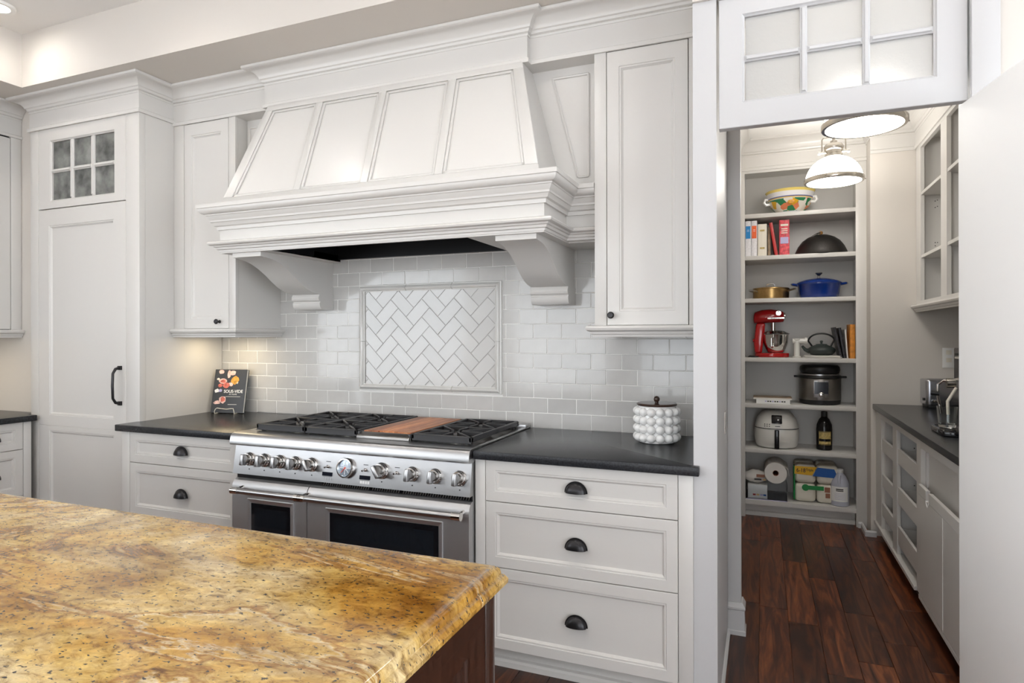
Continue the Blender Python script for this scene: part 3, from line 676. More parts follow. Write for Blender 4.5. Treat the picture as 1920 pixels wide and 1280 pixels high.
vt = MB().box(RX0 + .50, RX1 - .004, -.6915, -.6895, .680, .696).build('vent_grille', 'black_gloss', rg)
for k in range(62):
    x = RX0 + .505 + k * .0117
    if k in (21, 34): continue
    MB().hexa([(x, -.6935, .681), (x + .004, -.6935, .681), (x + .004, -.691, .681), (x, -.691, .681), (x + .005, -.6935, .695), (x + .009, -.6935, .695), (x + .009, -.691, .695), (x + .005, -.691, .695)]).build('louvre', 'steel_dark', vt)
def rknob(x, z, ang, s=1.0):
    fr = cf(x, z); f = lambda a, b, c: fr.p(a * s, b * s, c * s)
    o = MB().lathe([(.031, 0), (.031, .006), (.028, .010), (.0285, .014), (.0265, .020), (.025, .022), (.025, .026), (0, .026)], f, 28).build('knob', 'chrome', rg, smooth=True, angle=35)
    ca, sa = math.cos(ang), math.sin(ang)
    g = lambda u, v, w: fr.p((u * ca - v * sa) * s, (u * sa + v * ca) * s, w * s)
    MB().lathe([(.021, .024), (.021, .034), (.019, .037), (0, .037)], f, 24).build('knob_core', 'steel_dark', o, smooth=True, angle=35)
    MB().prism([(-.0085, -.029), (.0085, -.029), (.0085, .021), (-.0085, .021)], g, .026, .056).build('knob_grip', 'steel', o, bevel=.004, seg=3)
    for k in range(10):
        a = R(20 + 14 * k); MB().prism([(-.0009, .0285), (.0009, .0285), (.0009, .0305), (-.0009, .0305)], lambda u, v, w: fr.p(u * math.cos(a - 1.57) - v * math.sin(a - 1.57), u * math.sin(a - 1.57) + v * math.cos(a - 1.57), w), .005, .0065).build('dial_tick', 'ink', o)
    MB().lathe([(.0028, 0), (.0028, .0015), (0, .0015)], lambda a, b, c: fr.p(a + .004, b - .046, c), 8).build('burner_mark', 'ink', o)
for x in (-2.227, -2.138, -2.048, -1.960): rknob(x, .770, R(0))
rknob(-1.868, .770, R(28)); rknob(-1.502, .771, R(35), 1.12)
for x in (-1.353, -1.245, -1.134): rknob(x, .769, R(-3))
fr = cf(-1.681, .769); f = lambda a, b, c: fr.p(a, b, c)
gz = MB().lathe([(.043, 0), (.043, .016), (.040, .021), (.036, .021), (.034, .012), (0, .012)], f, 36).build('gauge', 'chrome', rg, smooth=True, angle=35)
MB().lathe([(.034, .0125), (0, .0128)], f, 30).build('gauge_face', 'gauge_face', gz)
for a in (0, 45, 90, 135): MB().prism([(-.0012, -.028), (.0012, -.028), (.0012, .028), (-.0012, .028)], lambda u, v, w: fr.p(u * math.cos(R(a)) - v * math.sin(R(a)), u * math.sin(R(a)) + v * math.cos(R(a)), w), .0128, .0134).build('gauge_mark', 'strap_white', gz)
MB().lathe([(.004, .0128), (.004, .016), (0, .016)], f, 12).build('gauge_hub', 'red_needle', gz)
MB().tube([f(0, 0, .0145), f(-.019, -.021, .0145)], .0013, 6).build('gauge_needle', 'red_needle', gz)
for x in (-1.780, -1.584):
    fr2 = cf(x, .736); dsp = MB().fbox(fr2, -.027, .027, -.0085, .0085, -.001, .0015).build('display', 'display', rg)
    for k in range(4): MB().fbox(cf(x, .717), -.022 + k * .0125, -.0125 + k * .0125, -.007, .005, 0, .0016).build('button', 'strap_white' if x > -1.7 else 'steel', dsp)
    MB().fbox(cf(x, .7255), -.024, .024, -.0008, .0008, 0, .0006).build('print_line', 'ink', dsp)
for x in (-1.780, -1.584, -1.427):
    fr2 = cf(x, .768); o = MB().lathe([(.008, 0), (.008, .004), (.006, .006), (0, .006)], lambda a, b, c: fr2.p(a, b, c), 6).build('toggle_switch', 'chrome', rg)
    MB().cyl(fr2.p(0, 0, .004), fr2.p(-.003, -.004, .022), .003, .004, 8).build('toggle_lever', 'chrome', o, smooth=True)
    MB().fbox(cf(x, .789), -.012, .012, -.0014, .0014, 0, .0006).build('print_line', 'ink', o)
# oven doors: bulging top, framed window, bar handle
for nm, xa, xb, wx0, wx1 in (('small', RX0 + .003, -1.884, -2.221, -1.955), ('large', -1.880, RX1 - .001, -1.778, -1.201)):
    pr = [(-.684, .676), (-.690, .676), (-.706, .668), (-.716, .655), (-.7205, .640), (-.7205, .600), (-.7205, .14), (-.684, .14)]
    dr = MB()
    k = len(pr)
    dr.prism(pr, lambda u, v, w: (w, u, v), xa, xb); dr = dr.build('oven_door', 'steel_door', rg, smooth=True, angle=25)
    W_ = MB().rings(FY(wx0, -.7205, .22), 0, wx1 - wx0, 0, .372, [(0, -.004), (0, .004), (.002, .005), (.018, .001), (.020, -.001), (.020, .0005)]).build('window_frame', 'steel_door', dr)
    MB().fbox(FY(wx0, -.7205, .22), .020, wx1 - wx0 - .020, .020, .352, -.002, .0012).build('window_glass', 'black_gloss', dr)
    MB().fbox(FY(wx0, -.7205, .22), .042, wx1 - wx0 - .042, .05, .328, 0, .0016).build('window_view', 'oven_glass', dr)
    ha, hb = (-2.232, -1.898) if nm == 'small' else (-1.852, -1.128)
    h = MB().cyl((ha, -.772, .636), (hb, -.772, .636), .0135, n=18).build('handle', 'steel', dr, smooth=True)
    for xe, sg in ((ha, -1), (hb, 1)):
        MB().cyl((xe - sg * .004, -.772, .636), (xe + sg * .034, -.772, .636), .0165, n=18).build('handle_cap', 'chrome', h, smooth=True)
        MB().tube([(xe + sg * .018, -.718, .640), (xe + sg * .018, -.772, .636)], .009, 10).build('handle_post', 'chrome', h, smooth=True)
# grates and burners
GY0, GY1 = -.625, -.085
def grate(x0, x1):
    o = MB(); zt = .922; b = .012
    o.box(x0, x1, GY0, GY0 + .020, .893, zt); o.box(x0, x1, GY1 - .016, GY1, .897, zt); o.box(x0, x0 + .014, GY0, GY1, .900, zt); o.box(x1 - .014, x1, GY0, GY1, .900, zt)
    ym = (GY0 + GY1) / 2; o.box(x0, x1, ym - .007, ym + .007, .902, zt)
    g = o.build('grate', 'iron', rg, bevel=.003, seg=1)
    xc = (x0 + x1) / 2
    for yc in ((GY0 + ym) / 2 + .004, (ym + GY1) / 2):
        for k in range(8):
            a = R(45 * k + 22.5 * 0); dx, dy = math.cos(a), math.sin(a); ex = (x1 - x0) / 2 - .012; ey = (GY1 - GY0) / 4 - .012
            t = min(ex / abs(dx) if abs(dx) > .01 else 9, ey / abs(dy) if abs(dy) > .01 else 9)
            p0 = Vector((xc + dx * .030, yc + dy * .030, .914)); p1 = Vector((xc + dx * t, yc + dy * t, .914)); nrm = Vector((-dy, dx, 0)) * .0048
            q = [p0 - nrm, p1 - nrm, p1 + nrm, p0 + nrm]
            MB().hexa([Vector((v.x, v.y, .903)) for v in q] + [Vector((v.x, v.y, .9235)) for v in q]).build('grate_finger', 'iron', g, bevel=.0025, seg=1)
        bu = MB().lathe([(.048, .887), (.048, .894), (.036, .896), (.036, .904), (.030, .910), (0, .911)], None, 20, (xc, yc, 0)).build('burner', 'iron', rg, smooth=True, angle=40)
        MB().lathe([(.056, .8865), (.056, .889), (.049, .8895), (.049, .8865)], None, 20, (xc, yc, 0), cap=False).build('burner_ring', 'steel', bu, smooth=True, angle=40)
    for xx in (x0 + .02, x1 - .02):
        for yy in (GY0 + .03, GY1 - .03): MB().box(xx - .008, xx + .008, yy - .008, yy + .008, .886, .903).build('grate_foot', 'iron', g)
grate(-2.262, -1.976); grate(-1.972, -1.686); grate(-1.404, -1.118)
gd = MB().box(-1.682, -1.408, GY0, GY1, .886, .904).build('griddle', 'steel_dark', rg, bevel=.004)
for b in ((-1.682, -1.668, GY0, GY1), (-1.422, -1.408, GY0, GY1), (-1.682, -1.408, GY1 - .014, GY1)): MB().box(*b, .900, .918).build('griddle_rim', 'iron', gd, bevel=.003)
MB().prism([(GY0 - .012, .890), (GY0 + .004, .890), (GY0 + .024, .916), (GY0 + .012, .916), (GY0 - .010, .902)], lambda u, v, w: (w, u, v), -1.680, -1.410).build('griddle_front', 'steel_dark', gd, bevel=.002)
MB().box(RX0, RX1, -.078, -.012, .884, .904).build('island_trim', 'steel', rg, bevel=.002)
tr = MB().box(RX0 + .06, RX1 - .06, -.060, -.036, .9035, .9065).build('rear_vent', 'black', rg)
for k in range(70): MB().box(RX0 + .065 + k * .0158, RX0 + .074 + k * .0158, -.062, -.034, .9045, .9085).build('vent_louvre', 'iron', tr)
cbd = thing('cutting_board', 'striped wooden cutting board lying over the range griddle', 'cutting board', (-1.545, -.36, .9045))
xs = [-1.664, -1.640, -1.612, -1.590, -1.566, -1.538, -1.514, -1.490, -1.462, -1.440, -1.424]
for a, b in zip(xs[:-1], xs[1:]):
    nt_ = -.600 if not (-1.60 < (a + b) / 2 < -1.48) else -.588
    MB().box(a + .0002, b - .0002, nt_, -.105, .9045, .9205).build('wood_strip', 'board_wood', cbd, bevel=.0012, seg=1)

# ------------------------------------------------------------------ island
ib = thing('island_cabinet', 'dark stained wooden island cabinet under gold granite slab', 'island', (-1.95, -2.6, 0))
MB().box(-3.4, -.500, -3.3, -1.862, .10, .858).build('carcass', 'island_wood', ib)
MB().box(-3.35, -.55, -3.25, -1.92, 0, .10).build('plinth', 'island_wood', ib)
MB().box(-.540, -.484, -1.890, -1.848, .0, .858).build('corner_post', 'island_wood', ib, bevel=.003)
fr = FXp(-.486, -3.28, .10)
for u0, u1 in ((0, .45), (.455, .905), (.910, 1.388)):
    d = MB(); pnl(d, fr, u0, u1, 0, .757, .055, .075, .09, .085, prof=((0, 0), (.004, -.004), (.010, -.004), (.016, -.016), (.026, -.016), (.045, -.008), (.05, -.008)))
    d.build('end_panel', 'island_wood', ib)
gp = [(-.001, .858), (.020, .858), (.026, .862), (.027, .870), (.023, .876), (.020, .880), (.016, .8815), (.016, .884), (.014, .892), (.006, .899), (-.004, .901), (-.03, .901), (-.03, .858)]
ic = thing('island_slab', 'polished gold and brown granite island worktop in the foreground', 'countertop', (-1.95, -2.6, .858))
MB().box(-3.42, -.515, -3.3, -1.875, .858, .9005).build('slab_top', 'gold_granite', ic)
MB().sweep([(-3.42, -1.862), (-.488, -1.862), (-.488, -3.3)][::-1], gp).build('ogee_edge', 'gold_granite', ic, smooth=True, angle=35)

# ------------------------------------------------------------------ cookbook on its easel
bk = thing('cookbook', 'dark SOUS-VIDE cookbook standing face out on a wire easel', 'book', group=None, local=True)
BW, BH, BT = .205, .262, .024
MB().box(-BW / 2 + .003, BW / 2 - .003, .003, BT - .003, .003, BH - .003).build('pages', 'page', bk)
cvr = MB().box(-BW / 2, BW / 2, 0, .003, 0, BH).build('cover', 'book_dark', bk, bevel=.0008, seg=1)
MB().box(-BW / 2, BW / 2, BT - .003, BT, 0, BH).build('back_cover', 'book_dark', bk); MB().box(-BW / 2 - .001, -BW / 2 + .003, 0, BT, 0, BH).build('spine', 'book_dark', bk, bevel=.001)
bf = Fr((0, 0, 0), (1, 0, 0), (0, 0, 1), (0, -1, 0))
def blob(u, v, pts, m, name='cover_print', d=.0004):
    MB().prism([(u + a, v + b) for a, b in pts], lambda p, q, w: bf.p(p, q, w), 0.0, d + random.uniform(0, .0004)).build(name, m, cvr)
def poly(n, rx, ry, jit=.25, rot=0):
    return [((rx * math.cos(2 * math.pi * i / n + rot)) * random.uniform(1 - jit, 1 + jit), ry * math.sin(2 * math.pi * i / n + rot) * random.uniform(1 - jit, 1 + jit)) for i in range(n)]
for u, v, rx, ry, m_ in ((-.062, .246, .020, .014, 'meat_fat'), (-.062, .246, .013, .010, 'meat'), (-.012, .232, .012, .022, 'meat_fat'), (.012, .240, .022, .014, 'meat_fat'), (.012, .238, .015, .008, 'meat'), (-.008, .228, .008, .012, 'meat'),
                         (.028, .196, .026, .024, 'fruit'), (.046, .190, .007, .018, 'cream'), (-.045, .190, .026, .015, 'meat_fat'), (-.045, .189, .020, .010, 'meat'), (-.020, .166, .022, .020, 'meat'), (.006, .172, .018, .012, 'meat_fat'), (-.060, .165, .014, .012, 'meat'), (-.078, .203, .010, .007, 'cream'),
                         (-.078, .132, .016, .012, 'ceramic_white'), (-.056, .133, .012, .009, 'purple_print'), (-.034, .080, .022, .022, 'meat_fat'), (-.034, .080, .016, .016, 'meat'), (-.070, .062, .022, .011, 'meat_fat'), (-.070, .062, .017, .008, 'meat')):
    blob(u, v, poly(9, rx, ry, .22), m_)
text('title', 'SOUS-VIDE', .026, Fr((.028, -.0008, .128), (1, 0, 0), (0, 0, 1), (0, -1, 0)), 'white', cvr, width=.122, bold=.0004)
text('subtitle', 'AT HOME', .011, Fr((.028, -.0008, .1105), (1, 0, 0), (0, 0, 1), (0, -1, 0)), 'white', cvr, width=.050)
for z, w_ in ((.097, .092), (.050, .056)): MB().box(.03 - w_ / 2, .03 + w_ / 2, -.0012, -.0002, z - .0012, z + .0012).build('print_line', 'page', cvr)
bk.location = (-2.975, -.125, .8855); bk.rotation_euler = (R(-12), 0, R(14))
es = thing('book_easel', 'thin pale wire easel holding the dark cookbook upright', 'easel', local=True)
w_ = MB(); w_.tube([(-.062, -.034, 0), (-.064, -.036, .012), (-.058, -.034, .028), (-.05, -.030, .034), (-.025, -.028, .030), (.01, -.028, .027), (.04, -.030, .031), (.056, -.034, .032), (.062, -.036, .012), (.062, -.034, 0)], .0022, 6)
w_.build('front_wire', 'cream', es, smooth=True)
for x in (-.062, .062): MB().tube([(x, -.034, .002), (x, .0, .002), (x, .06, .002), (x * .7, .068, .05), (x * .4, .055, .11)], .0022, 6).build('side_wire', 'cream', es, smooth=True)
es.location = (-2.975, -.115, ZC + .0003); es.rotation_euler = (0, 0, R(14))

# ------------------------------------------------------------------ bubble canister
cn = thing('canister', 'white ceramic canister covered in round bumps with dark wooden lid', 'canister', (-.428, -.205, ZC))
CX_, CY_ = -.428, -.205
MB().lathe([(.070, 0), (.078, .002), (.080, .008), (.080, .150), (.076, .158), (0, .158)], None, 40, (CX_, CY_, ZC)).build('jar', 'ceramic_white', cn, smooth=True, angle=45)
proto = None
for r_ in range(4):
    for k in range(14):
        a = 2 * math.pi * k / 14 + .1; q = (.083 * math.cos(a), .083 * math.sin(a), .0235 + r_ * .0365)
        if proto is None:
            proto = MB().lathe([(.0195 * math.sin(math.pi * j / 12) + 1e-7, -.0185 * math.cos(math.pi * j / 12)) for j in range(13)], None, 18).build('bump', 'ceramic_white', cn, smooth=True, angle=180)
            OB = proto; off = Vector(OFFS[cn.name])
            for v in OB.data.vertices: v.co += off
            proto.location = q
        else: clone(proto, cn, q)
lid = MB().lathe([(0, .158), (.084, .158), (.086, .161), (.086, .165), (.083, .168), (0, .169)], None, 40, (CX_, CY_, ZC)).build('lid', 'lid_brown', cn, smooth=True, angle=35)
MB().lathe([(.009, .168), (.007, .172)] + [(.0135 * math.sin(R(20 + 16 * j)), .184 - .0135 * math.cos(R(20 + 16 * j))) for j in range(11)], None, 18, (CX_, CY_, ZC)).build('lid_knob', 'lid_brown', lid, smooth=True)

# ------------------------------------------------------------------ lights
def lamp(name, kind, loc, energy, col, size=.1, spread=None, parent=None, rot=(0, 0, 0), sy=None):
    l = bpy.data.lights.new(name, kind); l.energy = energy; l.color = col
    if kind == 'AREA':
        l.size = size; l.shape = 'DISK'
        if sy: l.shape = 'RECTANGLE'; l.size_y = sy
        if spread: l.spread = spread
    o = bpy.data.objects.new(name, l); COL.objects.link(o); o.location = loc; o.rotation_euler = rot
    if parent: o.parent = parent
    return o
CANS = [(-3.66, -.95), (-2.55, -1.25), (-1.15, -1.25), (.25, -1.3), (-3.2, -2.4), (-1.9, -2.4), (-.6, -2.4), (-1.6, -4.2)]
for k, (x, y) in enumerate(CANS):
    c = thing('recessed_light', 'round white recessed light in the raised ceiling corner' if k == 0 else 'round recessed light in the ceiling above the kitchen', 'ceiling light', (x, y, 3.05), 'recessed ceiling lights')
    MB().lathe([(.052, -.012), (.075, -.012), (.078, -.004), (.078, 0), (.052, 0), (.052, -.012)], None, 28, (x, y, 3.05), cap=False).build('trim_ring', 'white', c, smooth=True, angle=40)
    MB().lathe([(.054, -.004), (0, -.004)], None, 24, (x, y, 3.05)).build('lens', 'can_glow', c)
    lamp('can_lamp', 'AREA', (0, 0, -.016), CAN_W * (.35 if k == 0 else 1.0), (1.0, .95, .87), .10, R(140), c)
for loc, wy, rz, par in (((-2.91, -.19, 1.34), .36, 0, ul), ((-4.43, -.9, 1.34), .2, R(90), lu)):
    b = Vector(loc); f_ = MB().box(b.x - .16, b.x + .16, b.y - .03, b.y + .03, 1.345, 1.382).build('under_cabinet_light', 'white', par)
    lamp('strip_lamp', 'AREA', (b.x - OFFS[par.name][0], b.y - OFFS[par.name][1], 1.342 - OFFS[par.name][2]), UNDER_W, (1.0, .80, .50), .26, None, par, (0, 0, 0), .05)
# ------------------------------------------------------------------ pantry shelving unit
pu = thing('pantry_shelving', 'tall open pantry shelving unit at the back of the pantry', 'shelf unit', (.25, 2.18, 0))
UY = 1.99; UX0, UX1 = -.1695, .6715
MB().box(UX0, UX1, 2.345, 2.365, .10, 2.66).build('back_panel', 'paint', pu)
MB().box(UX0, -.121, UY, UY + .022, .0, 2.60).build('stile', 'paint', pu, bevel=.001); MB().box(.605, UX1, UY, UY + .022, .0, 2.60).build('stile', 'paint', pu, bevel=.001)
MB().box(UX0, -.124, UY + .022, 2.345, .0, 2.60).build('side_panel', 'paint', pu); MB().box(.630, UX1, UY + .022, 2.345, .0, 2.60).build('side_panel', 'paint', pu)
MB().box(-.121, .605, UY, UY + .022, 2.537, 2.60).build('top_rail', 'paint', pu)
MB().box(-.124, .630, UY + .022, 2.345, 2.58, 2.60).build('top_panel', 'paint', pu)
SH = [2.237, 1.927, 1.613, 1.177, .838, .507, .126]
for z in SH: MB().box(-.1235, .6295, UY + .003, 2.345, z - .030, z).build('shelf', 'paint', pu, bevel=.0015)
MB().box(-.121, .605, UY, UY + .0028, .096, .126).build('bottom_rail', 'paint', pu)
MB().box(-.121, .605, 2.06, 2.075, 0, .096).build('toe_board', 'paint', pu)
MB().sweep([(-.121, 2.06), (.605, 2.06)], [(0, 0), (.014, 0), (.014, .018), (.006, .03), (0, .034)]).build('toe_moulding', 'paint', pu)
MB().sweep([(UX0, UY), (UX1, UY)], PF).build('frieze', 'paint', pu)

# ------------------------------------------------------------------ pantry base with pull-out trays
BX = .702; pb = thing('pantry_base_cabinet', 'pantry base unit with open pull-out trays and slanted bin front', 'cabinet', (.98, .9, 0))
cols = [(1.625, 1.245), (1.125, .635)]
def pbox(name, x0, x1, y0, y1, z0, z1, m='paint', par=None, bev=.0012): return MB().box(x0, x1, y0, y1, z0, z1).build(name, m, par or pb, bevel=bev, seg=1)
pbox('face_stile', BX, BX + .02, 1.625, 1.825, .09, .848); pbox('face_stile', BX, BX + .02, 1.125, 1.245, .09, .848); pbox('face_stile', BX, BX + .02, .545, .635, .09, .848)
pbox('top_rail', BX, BX + .02, .635, 1.125, .806, .848); pbox('top_rail', BX, BX + .02, 1.245, 1.625, .806, .848); pbox('top_rail', BX, BX + .02, -.53, .545, .800, .848)
pbox('bottom_rail', BX - .012, BX + .03, .635, 1.825, .085, .105)
pbox('partition', BX + .02, 1.265, 1.60, 1.825, .09, .848); pbox('partition', BX + .02, 1.265, 1.15, 1.22, .09, .848); pbox('partition', BX + .02, 1.265, .53, .60, .09, .848)
pbox('back_panel', 1.245, 1.265, .53, 1.825, .09, .848); pbox('floor_panel', BX + .03, 1.245, .53, 1.825, .085, .10)
pbox('toe_board', .79, .80, -.53, 1.825, 0, .085, 'black')
for (ya, yb), trs in zip(cols, (((.603, .682), (.382, .456), (.190, .272)), ((.618, .703), (.395, .486), (.163, .266)))):
    for z0, z1 in trs:
        t = pbox('tray_front', BX + .004, BX + .018, yb + .004, ya - .004, z0, z1)
        MB().box(BX + .018, 1.18, yb + .010, ya - .010, z0 + .002, z0 + .012).build('tray_bottom', 'paint', t)
        for y0 in (yb + .010, ya - .020): MB().box(BX + .018, 1.18, y0, y0 + .010, z0 + .002, z1 - .012).build('tray_side', 'paint', t)
for yh in (1.60, 1.15):
    for k in range(14):
        z = .20 + k * .042; MB().cyl((BX + .09, yh - .0004, z), (BX + .09, yh + .004, z), .0035, n=8).build('peg_hole', 'ink', pb)
pbox('bin_recess', BX + .03, BX + .04, -.53, .53, .09, .80)
b = MB(); b.prism([(.10, .110), (.10, .585), (.10, .585)][:2] + [(0, 0)] * 0 + [(.118, .585), (.118, .110)], lambda u, v, w: (BX - .10 - .012 + u, w, v), -.52, .535)
bf_ = b.build('bin_front', 'paint', pb, bevel=.0015, seg=1)
MB().box(BX - .013, BX + .004, -.52, .335, .585, .632).build('bin_lip', 'paint', bf_, bevel=.002, seg=1); MB().box(BX - .013, BX + .004, .385, .535, .585, .632).build('bin_lip', 'paint', bf_, bevel=.002, seg=1)
MB().lathe([(.028, -.0135), (.028, .0045), (.022, .0045), (.022, -.0135)], lambda x, y, z: (BX + z, .360 + x * .95, .588 + y), 16, a0=math.pi, a1=2 * math.pi).build('finger_notch', 'white', bf_)
MB().box(BX - .0135, BX - .0118, .10, .103, .11, .585).build('joint_line', 'white', bf_)
pbox('bottom_rail', BX - .012, BX + .03, -.53, .54, .085, .106)
slab('pantry_worktop', [(.682, -.535), (1.265, -.535), (1.265, 1.8265), (.682, 1.8265)], .848, ZC, 'black_stone', 'black stone worktop inside the pantry under the toaster', 'countertop', group='stone worktops')

# ------------------------------------------------------------------ pantry open wall shelves
PX = .935; pw = thing('pantry_wall_shelves', 'open painted wall shelves with adjustable boards above pantry worktop', 'shelf unit', (1.1, .7, 1.5))
def pwb(name, *b_, bev=.001, m='paint'): return MB().box(*b_).build(name, m, pw, bevel=bev, seg=1)
for y0, y1 in ((1.705, 1.826), (1.095, 1.217), (.30, .42), (-.53, -.42)): pwb('stile', PX, PX + .022, y0, y1, 1.535, 2.60); pwb('partition', PX + .022, 1.25, y0 + .04, y1 - .04, 1.535, 2.60)
pwb('top_rail', PX - .0008, PX + .0212, -.53, 1.826, 2.535, 2.66); pwb('bottom_rail', PX - .0008, PX + .0212, -.53, 1.826, 1.535, 1.560)
pwb('bottom_panel', PX + .022, 1.25, -.53, 1.826, 1.535, 1.553); pwb('back_panel', 1.25, 1.268, -.53, 1.826, 1.535, 2.66)
pwb('top_panel', PX + .022, 1.25, -.53, 1.826, 2.60, 2.66)
for y0, y1 in ((1.217, 1.705), (.42, 1.095), (-.42, .30)):
    for z in (2.252, 1.851): pwb('shelf', PX + .004, 1.25, y0 - .038, y1 + .038, z - .020, z)
for y in (1.6615, ):
    for z in (2.18, 2.14, 1.92, 1.90): MB().cyl((PX + .07, y + .0035, z), (PX + .07, y - .0004, z), .003, n=8).build('peg_hole', 'ink', pw)
for y0 in (1.7445, ):
    for z in (2.20, 2.16, 1.93): MB().cyl((PX + .10, y0 + .003, z), (PX + .10, y0 - .0006, z), .003, n=8).build('peg_hole', 'ink', pw)
MB().sweep([(PX, 1.826), (PX, -.53)], RAIL(1.537)).build('light_rail', 'paint', pw, smooth=True, angle=30)
MB().sweep([(PX, 1.826), (PX, -.53)], PF).build('frieze', 'paint', pw)

# ------------------------------------------------------------------ pendants
for k, (px_, py_, pz_, lab) in enumerate(((.413, 1.40, 2.300, 'white dome pendant lamp hanging low near the pantry shelves'), (.415, .17, 2.265, 'white dome pendant lamp half hidden behind the transom glass'))):
    p = thing('pendant_lamp', lab, 'pendant lamp', (px_, py_, pz_), 'pantry pendant lamps'); c_ = (px_, py_, pz_); Rr = .160
    MB().lathe([(Rr * math.cos(R(t)) if t < 78 else .045, .006 + .150 * math.sin(R(t))) for t in range(0, 85, 6)] + [(.045, .158)], None, 40, c_).build('glass_dome', 'pendant_glass', p, smooth=True, angle=60)
    MB().lathe([(0, .002), (Rr - .008, .002), (Rr - .008, .006), (0, .006)], None, 40, c_).build('diffuser', 'pendant_glass', p)
    rm = MB().lathe([(Rr - .006, -.008), (Rr + .007, -.008), (Rr + .010, -.003), (Rr + .010, .014), (Rr + .006, .019), (Rr - .006, .019), (Rr - .006, -.008)], None, 44, c_, cap=False).build('rim_band', 'nickel', p, smooth=True, angle=40)
    for a in (10, 130, 250): MB().cyl((px_ + (Rr + .004) * math.cos(R(a)), py_ + (Rr + .004) * math.sin(R(a)), pz_ + .008), (px_ + (Rr + .022) * math.cos(R(a)), py_ + (Rr + .022) * math.sin(R(a)), pz_ + .008), .006, .004, 10).build('rim_screw', 'nickel', rm, smooth=True)
    cap = MB().lathe([(.050, .150), (.050, .168), (.046, .172), (.046, .190), (.052, .194), (.056, .204), (.056, .214), (.048, .228), (.030, .236), (.020, .238), (.020, .250), (0, .252)], None, 28, c_).build('socket_cap', 'nickel', p, smooth=True, angle=35)
    for sg in (-1, 1):
        MB().cyl((px_ + sg * .045, py_, pz_ + .182), (px_ + sg * .086, py_, pz_ + .182), .007, n=10).build('thumb_screw', 'nickel', cap, smooth=True); MB().lathe([(0, -.006), (.012, -.006), (.012, .006), (0, .006)], lambda x, y, z: (px_ + sg * .082 + z, py_ + x, pz_ + .182 + y), 12).build('thumb_screw_head', 'chrome', cap)
    MB().tube([(px_ - .066, py_, pz_ + .178), (px_ - .066, py_, pz_ + .262), (px_ - .058, py_, pz_ + .275), (px_, py_, pz_ + .280), (px_ + .058, py_, pz_ + .275), (px_ + .066, py_, pz_ + .262), (px_ + .066, py_, pz_ + .178)], .004, 8).build('yoke', 'nickel', p, smooth=True)
    MB().cyl((px_, py_, pz_ + .25), (px_, py_, 2.745), .008, n=10).build('stem', 'nickel', p, smooth=True)
    MB().lathe([(.06, 2.745 - pz_), (.06, 2.7695 - pz_), (0, 2.7695 - pz_)], None, 24, c_).build('canopy', 'nickel', p, smooth=True, angle=40)

# ------------------------------------------------------------------ things on the pantry shelves
def T(name, lab, cat, loc, group=None): return thing(name, lab, cat, loc, group)
def lat(o, name, m, prof, n=28, sx=1, sy=1, par=None, ang=40):
    return MB().lathe(prof, None, n, tuple(OFFS[o.name]), sx=sx, sy=sy).build(name, m, par or o, smooth=True, angle=ang)
# majolica bowl
o = T('fruit_bowl', 'painted ceramic bowl with lemon and leaf pattern on top shelf', 'bowl', (.192, 2.15, SH[0]))
lat(o, 'bowl', 'majolica', [(.075, 0), (.085, .004), (.095, .015), (.128, .055), (.152, .100), (.163, .140), (.168, .168), (.172, .172), (.166, .172), (.158, .140), (.12, .06), (.08, .02), (0, .015)], 40)
for sg in (-1, 1): MB().tube([(.192 + sg * .150, 2.12, SH[0] + .120), (.192 + sg * .172, 2.11, SH[0] + .118), (.192 + sg * .178, 2.11, SH[0] + .095), (.192 + sg * .165, 2.11, SH[0] + .080), (.192 + sg * .140, 2.12, SH[0] + .085)], .011, 8).build('handle', 'ceramic_white', o, smooth=True)
MB().lathe([(.026 * math.sin(math.pi * j / 10) + 1e-7, -.026 * math.cos(math.pi * j / 10)) for j in range(11)], lambda x, y, z: (.195 + x, 2.013 + y * .35, SH[0] + .082 + z * .95), 16).build('painted_lemon', 'fruit', o, smooth=True)
# books on the second shelf
def book(lab, x0, x1, z, h, cover, depth=.19, y=2.03, tilt=0.0, group='books on the pantry shelf', name='book'):
    o = thing(name, lab, 'book', ((x0 + x1) / 2, y, z), group, local=True); w = (x1 - x0) / 2
    MB().box(-w + .002, w - .002, .004, depth - .002, .002, h - .004).build('pages', 'page', o)
    MB().box(-w, -w + .002, .003, depth, 0, h).build('cover', cover, o); MB().box(w - .002, w, .003, depth, 0, h).build('cover', cover, o)
    sp = MB().prism([(-w, .004), (-w * .8, .0005), (0, -.001), (w * .8, .0005), (w, .004)], lambda u, v, q: (u, v, q), 0, h).build('spine', cover, o)
    o.rotation_euler = (0, R(tilt), 0); return o, sp, w
z2 = SH[1]
for lab, x0, x1, lm in (('white dotted book with blue spine label on second shelf', -.1195, -.079, 'blue_label'), ('white dotted book with orange spine label on second shelf', -.077, -.037, 'orange_label')):
    o, sp, w = book(lab, x0, x1, z2, .266, 'dotted'); MB().box(-w + .004, w - .004, -.0022, .0005, .135, .228).build('spine_label', lm, sp)
    for zz in (.20, .19): MB().box(-w * .4, w * .4, -.0028, -.002, zz - .002, zz).build('spine_print', 'white', sp)
o, sp, w = book('thick cream book standing on the second pantry shelf', -.033, .030, z2, .238, 'cream')
for zz in (.19, .06): MB().box(-w * .5, w * .5, -.0026, -.0005, zz - .006, zz + .006).build('spine_print', 'gold_label', sp)
book('thin tan patterned book leaning beside the cream book', .036, .056, z2, .215, 'book_tan', depth=.17, y=2.06)
book('slim red book leaning sideways on the second shelf', .085, .107, z2 + .0005, .247, 'book_red', tilt=-9)
o, sp, w = book('thick red cookbook with pictured spine on second shelf', .115, .183, z2, .258, 'book_rose')
